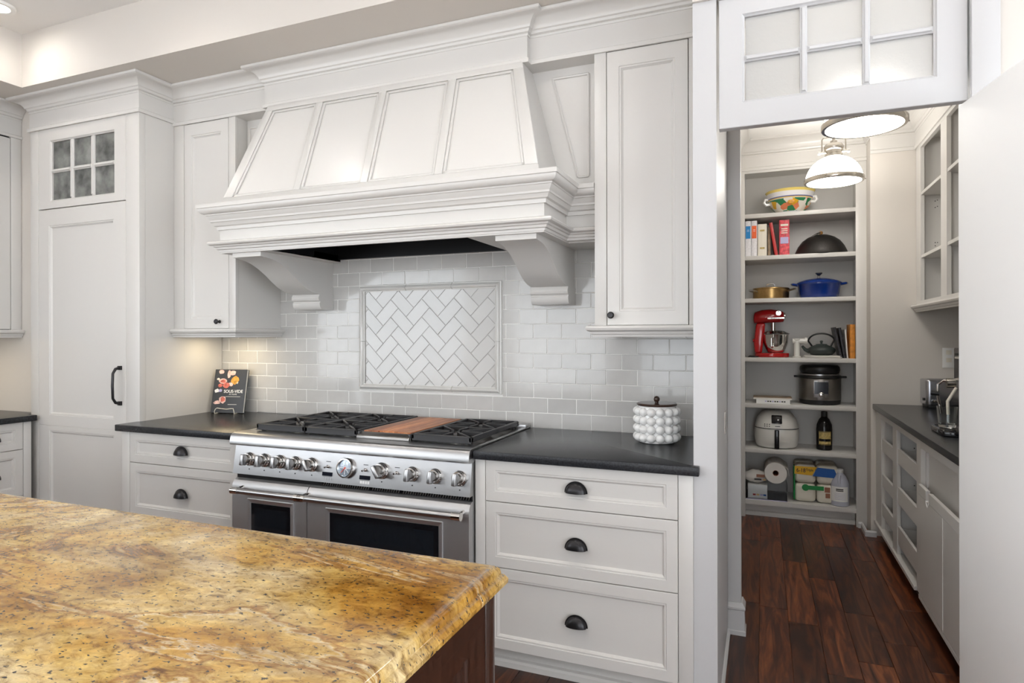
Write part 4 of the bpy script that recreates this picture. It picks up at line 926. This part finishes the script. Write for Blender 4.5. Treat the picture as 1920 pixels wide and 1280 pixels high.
MB().box(-w * .8, w * .8, -.0026, -.0005, .085, .132).build('spine_picture', 'purple_print', sp); MB().box(-w * .75, w * .75, -.0026, -.0005, .214, .228).build('spine_print', 'cream', sp)
for zz in (.16, .175, .19): MB().box(-w * .6, w * .6, -.0026, -.0005, zz, zz + .006).build('spine_print', 'cream', sp)
# dome lid
o = T('dome_lid', 'black hammered metal dome lid with small wooden knob', 'pan lid', (.400, 2.17, z2))
lat(o, 'dome', 'dome', [(.182, 0), (.184, .004), (.178, .010), (.172, .030), (.155, .068), (.128, .105), (.092, .133), (.05, .150), (.012, .156), (0, .156)], 44)
lat(o, 'knob', 'wood_knob', [(.006, .155), (.012, .162), (.014, .172), (.009, .180), (0, .181)], 14)
MB().tube([(.34, 2.11, z2 + .137), (.365, 2.09, z2 + .150), (.392, 2.12, z2 + .162)], .006, 6).build('hanging_strap', 'steel', o, smooth=True)
# brass pan and blue dutch oven
z3 = SH[2]
o = T('saute_pan', 'worn brass saute pan with loop and long handle on third shelf', 'pan', (.058, 2.16, z3))
lat(o, 'pan', 'brass', [(.118, 0), (.126, .004), (.128, .072), (.131, .074), (.131, .077), (.120, .077), (.118, .01), (0, .008)], 36)
lat(o, 'lid', 'brass', [(.129, .078), (.128, .082), (.08, .090), (0, .094)], 30)
MB().tube([(.025, 2.16, z3 + .090), (.030, 2.16, z3 + .112), (.045, 2.16, z3 + .118), (.068, 2.16, z3 + .118), (.083, 2.16, z3 + .112), (.088, 2.16, z3 + .090)], .005, 8).build('lid_handle', 'steel', o, smooth=True)
MB().tube([(.175, 2.11, z3 + .060), (.20, 2.07, z3 + .064), (.222, 2.04, z3 + .068)], .008, 8).build('long_handle', 'steel_dark', o, smooth=True)
MB().tube([(-.060, 2.12, z3 + .055), (-.088, 2.10, z3 + .062), (-.092, 2.06, z3 + .066), (-.065, 2.045, z3 + .064), (-.036, 2.075, z3 + .056)], .006, 8).build('loop_handle', 'steel', o, smooth=True)
o = T('dutch_oven', 'glossy blue enamel dutch oven with lid and steel knob', 'pot', (.386, 2.17, z3))
lat(o, 'pot', 'blue', [(.115, 0), (.128, .006), (.136, .03), (.146, .098), (.150, .102), (.150, .106), (0, .106)], 40)
lid_ = lat(o, 'lid', 'blue', [(.151, .106), (.152, .112), (.146, .120), (.10, .138), (.05, .147), (.02, .149), (0, .149)], 40)
lat(o, 'lid_knob', 'steel_dark', [(.008, .148), (.007, .166), (.016, .176), (.024, .184), (.022, .190), (0, .191)], 20, par=lid_)
for sg in (-1, 1): MB().tube([(.386 + sg * .140, 2.14, z3 + .100), (.386 + sg * .176, 2.15, z3 + .106), (.386 + sg * .182, 2.17, z3 + .107), (.386 + sg * .176, 2.19, z3 + .106), (.386 + sg * .140, 2.20, z3 + .100)], .009, 8).build('side_handle', 'blue', o, smooth=True)
# stand mixer
z4 = SH[3]; mx_ = .055; my = 2.16
o = T('stand_mixer', 'red stand mixer with steel bowl on the pantry shelf', 'mixer', (mx_, my, z4))
MB().prism([(.130 * math.cos(R(a)) * (1 if math.cos(R(a)) > 0 else .85), .085 * math.sin(R(a))) for a in range(0, 360, 12)], lambda u, v, w: (mx_ + u, my + v, z4 + w), 0, .032).build('base', 'red', o, bevel=.006)
nk = [(-.112, .03), (-.060, .03), (-.052, .10), (-.040, .20), (-.035, .255), (-.10, .255), (-.108, .20), (-.118, .10)]
MB().prism(nk, lambda u, v, w: (mx_ + u, my + w, z4 + v), -.040, .040).build('column', 'red', o, bevel=.014, seg=3)
hd_pts = []
mb = MB(); vs = []; fs = []; sec = [(-.118, .285, .038, .030), (-.110, .290, .055, .050), (-.06, .298, .062, .060), (0, .302, .062, .060), (.06, .300, .058, .054), (.088, .296, .048, .046), (.095, .294, .030, .030)]
for (u, zc, ry, rz) in sec:
    for k in range(20): a = 2 * math.pi * k / 20; vs.append((mx_ + u, my + ry * math.cos(a), z4 + zc + rz * (math.sin(a) if math.sin(a) > 0 else .75 * math.sin(a))))
for j in range(len(sec) - 1):
    for k in range(20): fs.append((j * 20 + k, j * 20 + (k + 1) % 20, (j + 1) * 20 + (k + 1) % 20, (j + 1) * 20 + k))
fs += [tuple(range(19, -1, -1)), tuple((len(sec) - 1) * 20 + k for k in range(20))]
hd_ = mb.add(vs, fs).build('motor_head', 'red', o, smooth=True, angle=60)
MB().prism([(-.02, .286), (.094, .288), (.094, .298), (-.02, .296)], lambda u, v, w: (mx_ + u, my + w, z4 + v), -.0635, .0635).build('chrome_band', 'chrome', hd_)
for k in range(7): MB().box(mx_ + .004 + k * .011, mx_ + .010 + k * .011, my - .0642, my - .0634, z4 + .290, z4 + .2945).build('band_print', 'ink', hd_)
MB().lathe([(.022, 0), (.022, .010), (.014, .012), (0, .012)], lambda x, y, z: (mx_ + .092 + z, my + x, z4 + .312 + y), 18).build('attachment_hub', 'chrome', hd_, smooth=True, angle=40)
MB().lathe([(.018, 0), (.018, .006), (0, .007)], lambda x, y, z: (mx_ + .055 + x, my - .052 - z, z4 + .330 + y), 16).build('hub_cap', 'chrome', hd_)
MB().cyl((mx_ + .02, my, z4 + .20), (mx_ + .02, my, z4 + .262), .016, n=14).build('beater_shaft', 'chrome', o, smooth=True)
bw = MB().lathe([(.040, .034), (.055, .036), (.070, .06), (.086, .11), (.092, .165), (.095, .170), (.089, .168), (.07, .07), (0, .042)], None, 36, (mx_ + .035, my, z4)).build('bowl', 'chrome', o, smooth=True, angle=40)
MB().tube([(mx_ + .035 - .02, my - .088, z4 + .145), (mx_ + .005, my - .120, z4 + .140), (mx_ + .003, my - .122, z4 + .085), (mx_ + .012, my - .078, z4 + .075)], .007, 8).build('bowl_handle', 'chrome', bw, smooth=True)
MB().lathe([(.094, .172), (.100, .176), (.06, .196), (.03, .200)], None, 30, (mx_ + .035, my, z4), cap=False).build('pouring_shield', 'clear', o, smooth=True)
MB().lathe([(.012, 0), (.012, .014), (0, .015)], lambda x, y, z: (mx_ - .110 - z, my - .02 + x, z4 + .125 + y), 12).build('speed_knob', 'red', o, smooth=True)
MB().tube([(-.055, 2.10, z4 + .006), (-.09, 2.07, z4 + .010), (-.10, 2.04, z4 + .005), (-.06, 2.03, z4 + .005), (-.03, 2.05, z4 + .005)], .004, 6).build('power_cord', 'black', o, smooth=True)
o = T('grinder_attachment', 'white plastic grinder attachment standing beside the mixer', 'attachment', (.235, 2.12, z4))
lat(o, 'tube', 'appliance_white', [(.030, 0), (.030, .006), (.020, .012), (.019, .125), (.024, .130), (.024, .140), (0, .140)], 20)
MB().cyl((.205, 2.12, z4 + .122), (.290, 2.12, z4 + .122), .018, .020, 18).build('barrel', 'appliance_white', o, smooth=True); MB().cyl((.288, 2.12, z4 + .122), (.304, 2.12, z4 + .122), .027, .027, 18).build('end_ring', 'appliance_white', o, smooth=True)
# papers and kettle
o = T('paper_stack', 'loose white papers lying under the cast iron teapot', 'papers', (.39, 2.12, z4))
random.seed(3)
for k in range(4):
    a = R(random.uniform(-8, 8)); MB().prism([(-.13 + random.uniform(0, .02), -.09), (.12, -.10 + random.uniform(0, .03)), (.13, .09), (-.12, .10)], lambda u, v, w: (.40 + u * math.cos(a) - v * math.sin(a), 2.12 + u * math.sin(a) + v * math.cos(a), z4 + w), .0006 + k * .0045, .004 + k * .0045).build('sheet', 'paper', o)
KB = z4 + .019
o = T('teapot', 'dark cast iron teapot with tall arched handle', 'teapot', (.400, 2.14, KB))
lat(o, 'body', 'kettle', [(.050, 0), (.072, .004), (.090, .022), (.094, .036), (.088, .050), (.064, .066), (.040, .074), (.036, .080), (0, .084)], 36)
lat(o, 'lid_knob', 'kettle', [(.008, .080), (.007, .090), (.011, .098), (.008, .106), (0, .107)], 14)
MB().tube([(.400 - .080, 2.13, KB + .026), (.400 - .110, 2.12, KB + .040), (.400 - .130, 2.115, KB + .066)], [.018, .013, .009], 10).build('spout', 'kettle', o, smooth=True)
MB().tube([(.400 - .060, 2.14, KB + .062)] + [(.400 - .088 * math.cos(R(t)), 2.14, KB + .088 + .070 * math.sin(R(t)) ** .8) for t in range(8, 173, 12)] + [(.400 + .060, 2.14, KB + .062)], .006, 8).build('handle', 'black', o, smooth=True)
book('spiral notebook with dark spine leaning against the orange book', .512, .528, z4, .225, 'book_black', tilt=-11, y=2.04)
book('black and tan cookbook leaning beside the spiral notebook', .535, .553, z4, .220, 'book_black', tilt=-9, y=2.045)
book('slim white booklet leaning against the orange book', .556, .566, z4, .205, 'white', tilt=-4, y=2.06)
book('orange book standing at the end of the shelf', .572, .604, z4, .240, 'book_orange', y=2.02)
# multi cooker with pan on top
z5 = SH[4]
o = T('pressure_cooker', 'steel and black electric pressure cooker on the fifth shelf', 'cooker', (.390, 2.17, z5))
lat(o, 'base_ring', 'black', [(.125, 0), (.137, .006), (.140, .034), (0, .034)], 36)
bdy = lat(o, 'body', 'steel_dark', [(.139, .034), (.141, .040), (.141, .185), (.138, .190), (0, .190)], 40)
lat(o, 'rim', 'black', [(.146, .190), (.150, .196), (.148, .206), (.13, .212), (0, .212)], 36)
lat(o, 'lid_band', 'steel', [(.134, .212), (.134, .222), (0, .223)], 30)
for sg in (-1, 1): MB().prism([(-.02, -.03), (.03, -.022), (.03, .022), (-.02, .03)], lambda u, v, w: (.390 + sg * (.148 + u * .9), 2.16 + v, z5 + w), .192, .206).build('side_handle', 'black', o, bevel=.004)
cp = MB().prism([(-.05, .056), (.05, .056), (.05, .178), (-.05, .178)], lambda u, v, w: (.390 + u, 2.17 - math.sqrt(.143 ** 2 - u * u) + w, z5 + v), -.005, .012).build('control_panel', 'steel', o, bevel=.002)
MB().box(.345, .435, 2.0215, 2.03, z5 + .082, z5 + .168).build('display', 'display', cp)
MB().lathe([(.018, 0), (.018, .010), (.014, .012), (0, .012)], lambda x, y, z: (.390 + x, 2.0225 - z, z5 + .077 + y), 18).build('dial', 'chrome', cp, smooth=True, angle=40)
o = T('roasting_pan', 'black round pan resting upside down on the pressure cooker', 'pan', (.390, 2.17, z5 + .2235))
lat(o, 'pan', 'black', [(.118, 0), (.128, .004), (.136, .028), (.132, .048), (.120, .060), (0, .062)], 36)
# flat books
for k, (x0, x1, z, m_, lab) in enumerate(((-.045, .185, z5, 'white', 'white paperback lying flat, lower of two on fifth shelf'), (-.066, .198, z5 + .0305, 'book_tan', 'thin dark covered magazine lying on the white paperback'))):
    o = thing('flat_book', lab, 'book', ((x0 + x1) / 2, 2.05, z), 'books lying flat'); h = .030 if k == 0 else .014
    MB().box(x0 + .002, x1 - .002, 2.032, 2.20, z + .0015, z + h - .0015).build('pages', 'page', o); MB().box(x0, x1, 2.03, 2.20, z + h - .0015, z + h).build('cover', m_ if k else 'white', o); MB().box(x0, x1, 2.03, 2.20, z, z + .0015).build('cover', 'white', o)
    if k == 0:
        s_ = MB().box(x0, x1, 2.0285, 2.032, z, z + h).build('spine', 'white', o)
        for a in range(9): MB().box(x0 + .06 + a * .016, x0 + .071 + a * .016, 2.0278, 2.0288, z + .012, z + .021).build('spine_print', 'ink' if a % 3 else 'purple_print', s_)
# air fryer
z6 = SH[5]; ax, ay = .095, 2.16
o = T('air_fryer', 'white rounded air fryer with black handle on lower shelf', 'air fryer', (ax, ay, z6))
def se(r, n=36, p=2.6): return [(r * math.copysign(abs(math.cos(2 * math.pi * k / n)) ** (2 / p), math.cos(2 * math.pi * k / n)), r * math.copysign(abs(math.sin(2 * math.pi * k / n)) ** (2 / p), math.sin(2 * math.pi * k / n))) for k in range(n)]
vs = []; fs = []; prof = [(.134, .006), (.145, .02), (.153, .07), (.155, .12), (.150, .165), (.138, .21), (.112, .248), (.088, .266), (.05, .274), (.0005, .276)]
for r, z in prof: vs += [(ax + x, ay + y, z6 + z) for x, y in se(r)]
for j in range(len(prof) - 1):
    for k in range(36): fs.append((j * 36 + k, j * 36 + (k + 1) % 36, (j + 1) * 36 + (k + 1) % 36, (j + 1) * 36 + k))
fs += [tuple(range(35, -1, -1)), tuple((len(prof) - 1) * 36 + k for k in range(36))]
af = MB().add(vs, fs).build('housing', 'appliance_white', o, smooth=True, angle=50)
lat(o, 'base_ring', 'black', [(.126, 0), (.132, .003), (.130, .007), (0, .007)], 36)
MB().tube([(ax + x * 1.004, ay + y * 1.004, z6 + .150) for x, y in se(.1462) if y < .04][0:0] + [(ax + math.copysign(abs(math.cos(R(t))) ** (2 / 2.6), math.cos(R(t))) * .1535, ay + math.copysign(abs(math.sin(R(t))) ** (2 / 2.6), math.sin(R(t))) * .1535, z6 + .148) for t in range(195, 346, 6)], .0028, 5).build('drawer_seam', 'ink', af)
MB().hexa([(ax - .016, ay - .163, z6 + .004), (ax + .016, ay - .163, z6 + .004), (ax + .016, ay - .120, z6 + .004), (ax - .016, ay - .120, z6 + .004), (ax - .016, ay - .165, z6 + .142), (ax + .016, ay - .165, z6 + .142), (ax + .016, ay - .125, z6 + .142), (ax - .016, ay - .125, z6 + .142)]).build('handle', 'black_gloss', o, bevel=.004)
MB().hexa([(ax - .036, ay - .153, z6 + .188), (ax + .036, ay - .153, z6 + .188), (ax + .036, ay - .10, z6 + .186), (ax - .036, ay - .10, z6 + .186), (ax - .036, ay - .124, z6 + .246), (ax + .036, ay - .124, z6 + .246), (ax + .036, ay - .08, z6 + .246), (ax - .036, ay - .08, z6 + .246)]).build('display', 'black_gloss', o, bevel=.005)
for i in range(3):
    for j in range(2): MB().lathe([(.004, 0), (.0025, .0006)], lambda x, y, z: (ax - .082 + i * .016 + x, ay - .1485 + abs(i - 2) * .003 - z, z6 + .166 + j * .014 + y), 8).build('print_mark', 'ink', af)
MB().box(ax - .012, ax + .022, ay - .154, ay - .149, z6 + .166, z6 + .170).build('print_mark', 'ink', af)
# dark bottle
o = T('sauce_bottle', 'tall dark plastic bottle with gold label on lower shelf', 'bottle', (.416, 2.13, z6))
lat(o, 'bottle', 'bottle_black', [(.048, 0), (.053, .004), (.054, .15), (.050, .185), (.034, .222), (.022, .235), (.020, .240), (0, .240)], 30)
lat(o, 'cap', 'black', [(.020, .240), (.021, .243), (.021, .276), (.018, .279), (0, .279)], 20)
lb_ = MB().lathe([(.0547, .040), (.0547, .138)], None, 12, (.416, 2.13, z6), a0=R(225), a1=R(318)).build('label', 'gold_label', o)
for a, b_, m_ in ((.066, .084, 'bottle_black'), (.042, .046, 'bottle_black'), (.132, .136, 'ink')): MB().lathe([(.0551, a), (.0551, b_)], None, 12, (.416, 2.13, z6), a0=R(228), a1=R(315)).build('label_print', m_, lb_)
# bottom shelf
z7 = SH[6]
o = T('storage_bin', 'clear plastic bin with boxes inside on the bottom shelf', 'bin', (.025, 2.14, z7))
for b_ in ((-.117, .165, 2.02, 2.30, 0, .003), (-.117, .165, 2.02, 2.0225, .003, .125), (.1625, .165, 2.0225, 2.30, .003, .125), (-.117, -.1145, 2.0225, 2.30, .003, .125)): MB().box(*b_[:4], z7 + b_[4], z7 + b_[5]).build('bin_wall', 'clear', o)
MB().box(-.117, .165, 2.0185, 2.0235, z7, z7 + .004).build('bin_edge', 'purple_print', o)
o = T('tissue_box', 'white printed carton inside the clear plastic bin', 'box', (-.04, 2.09, z7 + .0035))
MB().box(-.105, .030, 2.035, 2.14, z7 + .0035, z7 + .105).build('carton', 'white', o, bevel=.002)
for x0, m_ in ((-.07, 'book_red'), (-.045, 'sand_print'), (-.02, 'purple_print'), (.002, 'blue_pack')): MB().box(x0, x0 + .02, 2.0338, 2.0352, z7 + .026, z7 + .038).build('carton_print', m_, o)
o = T('snack_bag', 'crumpled printed snack bag on top of the carton', 'bag', (-.05, 2.10, z7 + .1055))
vs = []; fs = []; random.seed(5)
for j in range(9):
    for k in range(12):
        a = 2 * math.pi * k / 12; t = j / 8; r = (.5 + .5 * math.sin(math.pi * t)) * random.uniform(.9, 1.1); vs.append((-.050 + .075 * (2 * t - 1), 2.095 + .05 * r * math.cos(a), z7 + .1055 + .052 + .050 * r * math.sin(a)))
for j in range(8):
    for k in range(12): fs.append((j * 12 + k, j * 12 + (k + 1) % 12, (j + 1) * 12 + (k + 1) % 12, (j + 1) * 12 + k))
fs += [tuple(range(11, -1, -1)), tuple(96 + k for k in range(12))]
bg_ = MB().add(vs, fs).build('bag', 'paper', o, smooth=True, angle=80)
MB().box(-.045, .012, 2.038, 2.043, z7 + .162, z7 + .182).build('bag_print', 'brown_print', bg_); MB().box(-.06, -.01, 2.036, 2.041, z7 + .140, z7 + .150).build('bag_print', 'ink', bg_); MB().box(0, .018, 2.038, 2.043, z7 + .140, z7 + .150).build('bag_print', 'sand_print', bg_)
o = T('paper_towel_roll', 'white paper towel roll lying with its end facing out', 'paper towel', (.085, 2.14, z7 + .126))
rc = (.087, z7 + .126 + .076)
MB().lathe([(.021, 0), (.076, 0), (.077, .003), (.077, .25), (.021, .25), (.021, 0)], lambda x, y, z: (rc[0] + x, 2.03 + z, rc[1] + y), 36, cap=False).build('roll', 'paper', o, smooth=True, angle=40)
MB().lathe([(.0212, .001), (.0185, .001), (.0185, .25)], lambda x, y, z: (rc[0] + x, 2.03 + z, rc[1] + y), 20, cap=False).build('core', 'brown_print', o, smooth=True, angle=40)
MB().prism([(.05, .058), (.085, .036), (.092, -.015), (.090, -.015), (.082, .034), (.048, .055)], lambda u, v, w: (rc[0] + u, 2.03 + w, rc[1] + v), .0, .25).build('loose_sheet', 'paper', o)
o = T('toilet_paper_pack', 'plastic wrapped multipack of toilet paper reading 6-18 Triple', 'toilet paper', (.36, 2.16, z7))
for i in range(2):
    for j in range(2):
        x0 = .215 + i * .146; zz = z7 + .003 + j * .136
        MB().box(x0, x0 + .142, 2.055, 2.19, zz, zz + .133).build('roll', 'tp', o, bevel=.03, seg=4)
        MB().box(x0, x0 + .142, 2.195, 2.33, zz, zz + .133).build('roll', 'tp', o, bevel=.03, seg=4)
wf = FY(.212, 2.052, z7); bn = MB().prism([(.002, .205), (.118, .200), (.150, .262), (.004, .262)], lambda u, v, w: wf.p(u, v, w), 0, .0015).build('yellow_banner', 'yellow', o)
MB().prism([(.122, .196), (.262, .192), (.275, .225), (.262, .255), (.154, .260)], lambda u, v, w: wf.p(u, v, w), 0, .0015).build('blue_banner', 'blue_pack', o)
text('pack_count', '6-18', .040, Fr(wf.p(.045, .232, .0018), (1, 0, 0), (0, 0, 1), (0, -1, 0)), 'ink', bn, width=.060, bold=.0004); text('pack_word', 'Triple', .026, Fr(wf.p(.102, .238, .0018), (1, 0, 0), (0, 0, 1), (0, -1, 0)), 'ink', bn, width=.048, bold=.0003)
MB().lathe([(.024, 0), (.024, .002), (0, .002)], lambda x, y, z: wf.p(.075 + x, .110 + y, z), 20).build('green_badge', 'green', o); MB().fbox(wf, .085, .195, .096, .126, 0, .0015).build('green_strip', 'green', o)
MB().fbox(wf, .200, .235, .085, .122, 0, .0015).build('brown_badge', 'brown_print', o); MB().fbox(wf, .205, .235, .045, .078, 0, .0015).build('brown_badge', 'brown_print', o)
MB().fbox(wf, -.004, .006, .015, .255, -.10, .0).build('green_side', 'green', o, bevel=.003)
o = T('detergent_jug', 'pale translucent bottle of blue-white cleaner with white cap', 'bottle', (.512, 2.075, z7))
lat(o, 'bottle', 'jug', [(.054, 0), (.060, .004), (.061, .155), (.056, .178), (.036, .212), (.022, .228), (.020, .234), (0, .234)], 32)
lat(o, 'cap', 'white', [(.022, .232), (.023, .236), (.023, .254), (.020, .257), (0, .257)], 20)
lb_ = MB().lathe([(.0618, .035), (.0618, .140)], None, 14, (.512, 2.075, z7), a0=R(205), a1=R(318)).build('label', 'white', o)
for a, b_, m_ in ((.118, .126, 'ink'), (.108, .114, 'ink'), (.092, .094, 'purple_print'), (.082, .084, 'purple_print'), (.072, .074, 'purple_print'), (.062, .064, 'purple_print'), (.05, .052, 'purple_print')): MB().lathe([(.0621, a), (.0621, b_)], None, 8, (.512, 2.075, z7), a0=R(240 if m_ == 'ink' else 232), a1=R(285 if m_ == 'ink' else 300)).build('label_print', m_, lb_)
MB().tube([(.505, 2.02, z7 + .222), (.500, 2.008, z7 + .200), (.500, 2.010, z7 + .165)], .009, 8).build('grip', 'jug', o, smooth=True)

# ------------------------------------------------------------------ pantry worktop things
o = T('toaster', 'brushed steel toaster at the far end of pantry worktop', 'toaster', (1.05, 1.735, ZC))
tp_ = [(-.095, 0), (-.098, .012), (-.098, .150), (-.086, .172), (-.060, .178), (.060, .178), (.086, .172), (.098, .150), (.098, .012), (.095, 0)]
MB().prism([(-.10, -.075), (-.085, -.09), (.085, -.09), (.10, -.075), (.10, .075), (.085, .09), (-.085, .09), (-.10, .075)], lambda u, v, w: (1.05 + u, 1.735 + v, w), ZC + .016, ZC + .178).build('shell', 'toaster', o, bevel=.012, seg=3)
MB().box(.965, 1.135, 1.655, 1.815, ZC, ZC + .018).build('foot_base', 'black', o, bevel=.004)
for y in (1.705, 1.765): MB().box(.98, 1.12, y - .014, y + .014, ZC + .174, ZC + .1785).build('slot', 'black', o)
for dx in (-.03, -.05): MB().lathe([(.010, 0), (.010, .006), (0, .007)], lambda x, y, z: (1.05 + dx * .8 - .02 + x, 1.644 - z, ZC + .045 + y), 14).build('dial', 'chrome', o)
MB().box(.940, .952, 1.675, 1.70, ZC + .045, ZC + .062).build('lever', 'black', o, bevel=.003)
o = T('coffee_machine', 'black espresso machine with steam wand partly behind open door', 'coffee machine', (.93, .52, ZC))
MB().box(.835, 1.12, .22, .545, ZC, ZC + .03).build('base', 'black', o, bevel=.004); MB().box(.90, 1.12, .22, .545, ZC + .03, ZC + .40).build('tower', 'black', o, bevel=.006)
MB().box(.835, 1.12, .22, .545, ZC + .245, ZC + .40).build('brew_head', 'black', o, bevel=.006)
MB().box(.833, .837, .25, .52, ZC + .35, ZC + .375).build('front_plate', 'chrome', o); MB().cyl((.835, .52, ZC + .235), (.800, .52, ZC + .235), .022, n=16).build('group_collar', 'nickel', o, smooth=True)
MB().tube([(.835, .52, ZC + .238), (.795, .54, ZC + .245), (.772, .545, ZC + .225), (.772, .545, ZC + .165), (.785, .54, ZC + .09)], .0055, 8).build('steam_wand', 'chrome', o, smooth=True)
MB().tube([(.778, .545, ZC + .182), (.745, .552, ZC + .186)], .012, 10).build('wand_grip', 'black', o, smooth=True)
MB().tube([(.835, .50, ZC + .215), (.80, .50, ZC + .15), (.80, .49, ZC + .09)], .007, 8).build('spout', 'cream', o, smooth=True)
o = T('drip_tray', 'black scale tray on the pantry worktop under the glass', 'tray', (.80, .55, ZC))
MB().prism([(.755, .42), (.755, .60), (.775, .64), (.834, .64), (.834, .36), (.755, .38)], lambda u, v, w: (u, v, w), ZC + .0005, ZC + .026).build('tray', 'black_gloss', o, bevel=.005); MB().box(.7535, .7565, .48, .53, ZC + .006, ZC + .02).build('badge', 'chrome', o)
o = T('drinking_glass', 'clear glass standing on the black scale tray', 'glass', (.798, .50, ZC + .0265))
lat(o, 'glass', 'glass', [(.026, 0), (.034, .003), (.036, .02), (.042, .10), (.0405, .10), (.034, .022), (.024, .016), (0, .014)], 28)
o = T('wall_outlet', 'white electrical outlet plate on the far pantry wall', 'outlet', (1.112, 1.83, 1.13)); MB().box(1.078, 1.148, 1.824, 1.8298, 1.13, 1.258).build('plate', 'white', o, bevel=.002)
for z in (1.165, 1.215): MB().box(1.098, 1.128, 1.8225, 1.8242, z, z + .028).build('socket', 'cream', o, bevel=.001)
o = T('bread_bag', 'brown printed food bag in the middle pull-out tray', 'bag', (.80, 1.43, .394))
vs = []; fs = []; random.seed(9)
for j in range(9):
    for k in range(12):
        a = 2 * math.pi * k / 12; t = j / 8; r = (.35 + .65 * math.sin(math.pi * (.12 + .8 * t))) * random.uniform(.88, 1.1); vs.append((.80 + .06 * r * math.cos(a), 1.43 + .12 * r * math.sin(a), .395 + .185 * t))
for j in range(8):
    for k in range(12): fs.append((j * 12 + k, j * 12 + (k + 1) % 12, (j + 1) * 12 + (k + 1) % 12, (j + 1) * 12 + k))
fs += [tuple(range(11, -1, -1)), tuple(96 + k for k in range(12))]
MB().add(vs, fs).build('bag', 'bag', o, smooth=True, angle=80)
MB().prism([(-.05, .06), (.02, .05), (.05, .12), (-.03, .14)], lambda u, v, w: (.745 + w, 1.43 + u, .395 + v), -.006, -.002).build('bag_label', 'cream', o)
o = T('black_jar', 'small black jar on the lowest pantry wall shelf', 'jar', (1.02, .82, 1.554))
lat(o, 'jar', 'black', [(.035, 0), (.038, .004), (.038, .095), (.028, .105), (.028, .12), (0, .12)], 20)
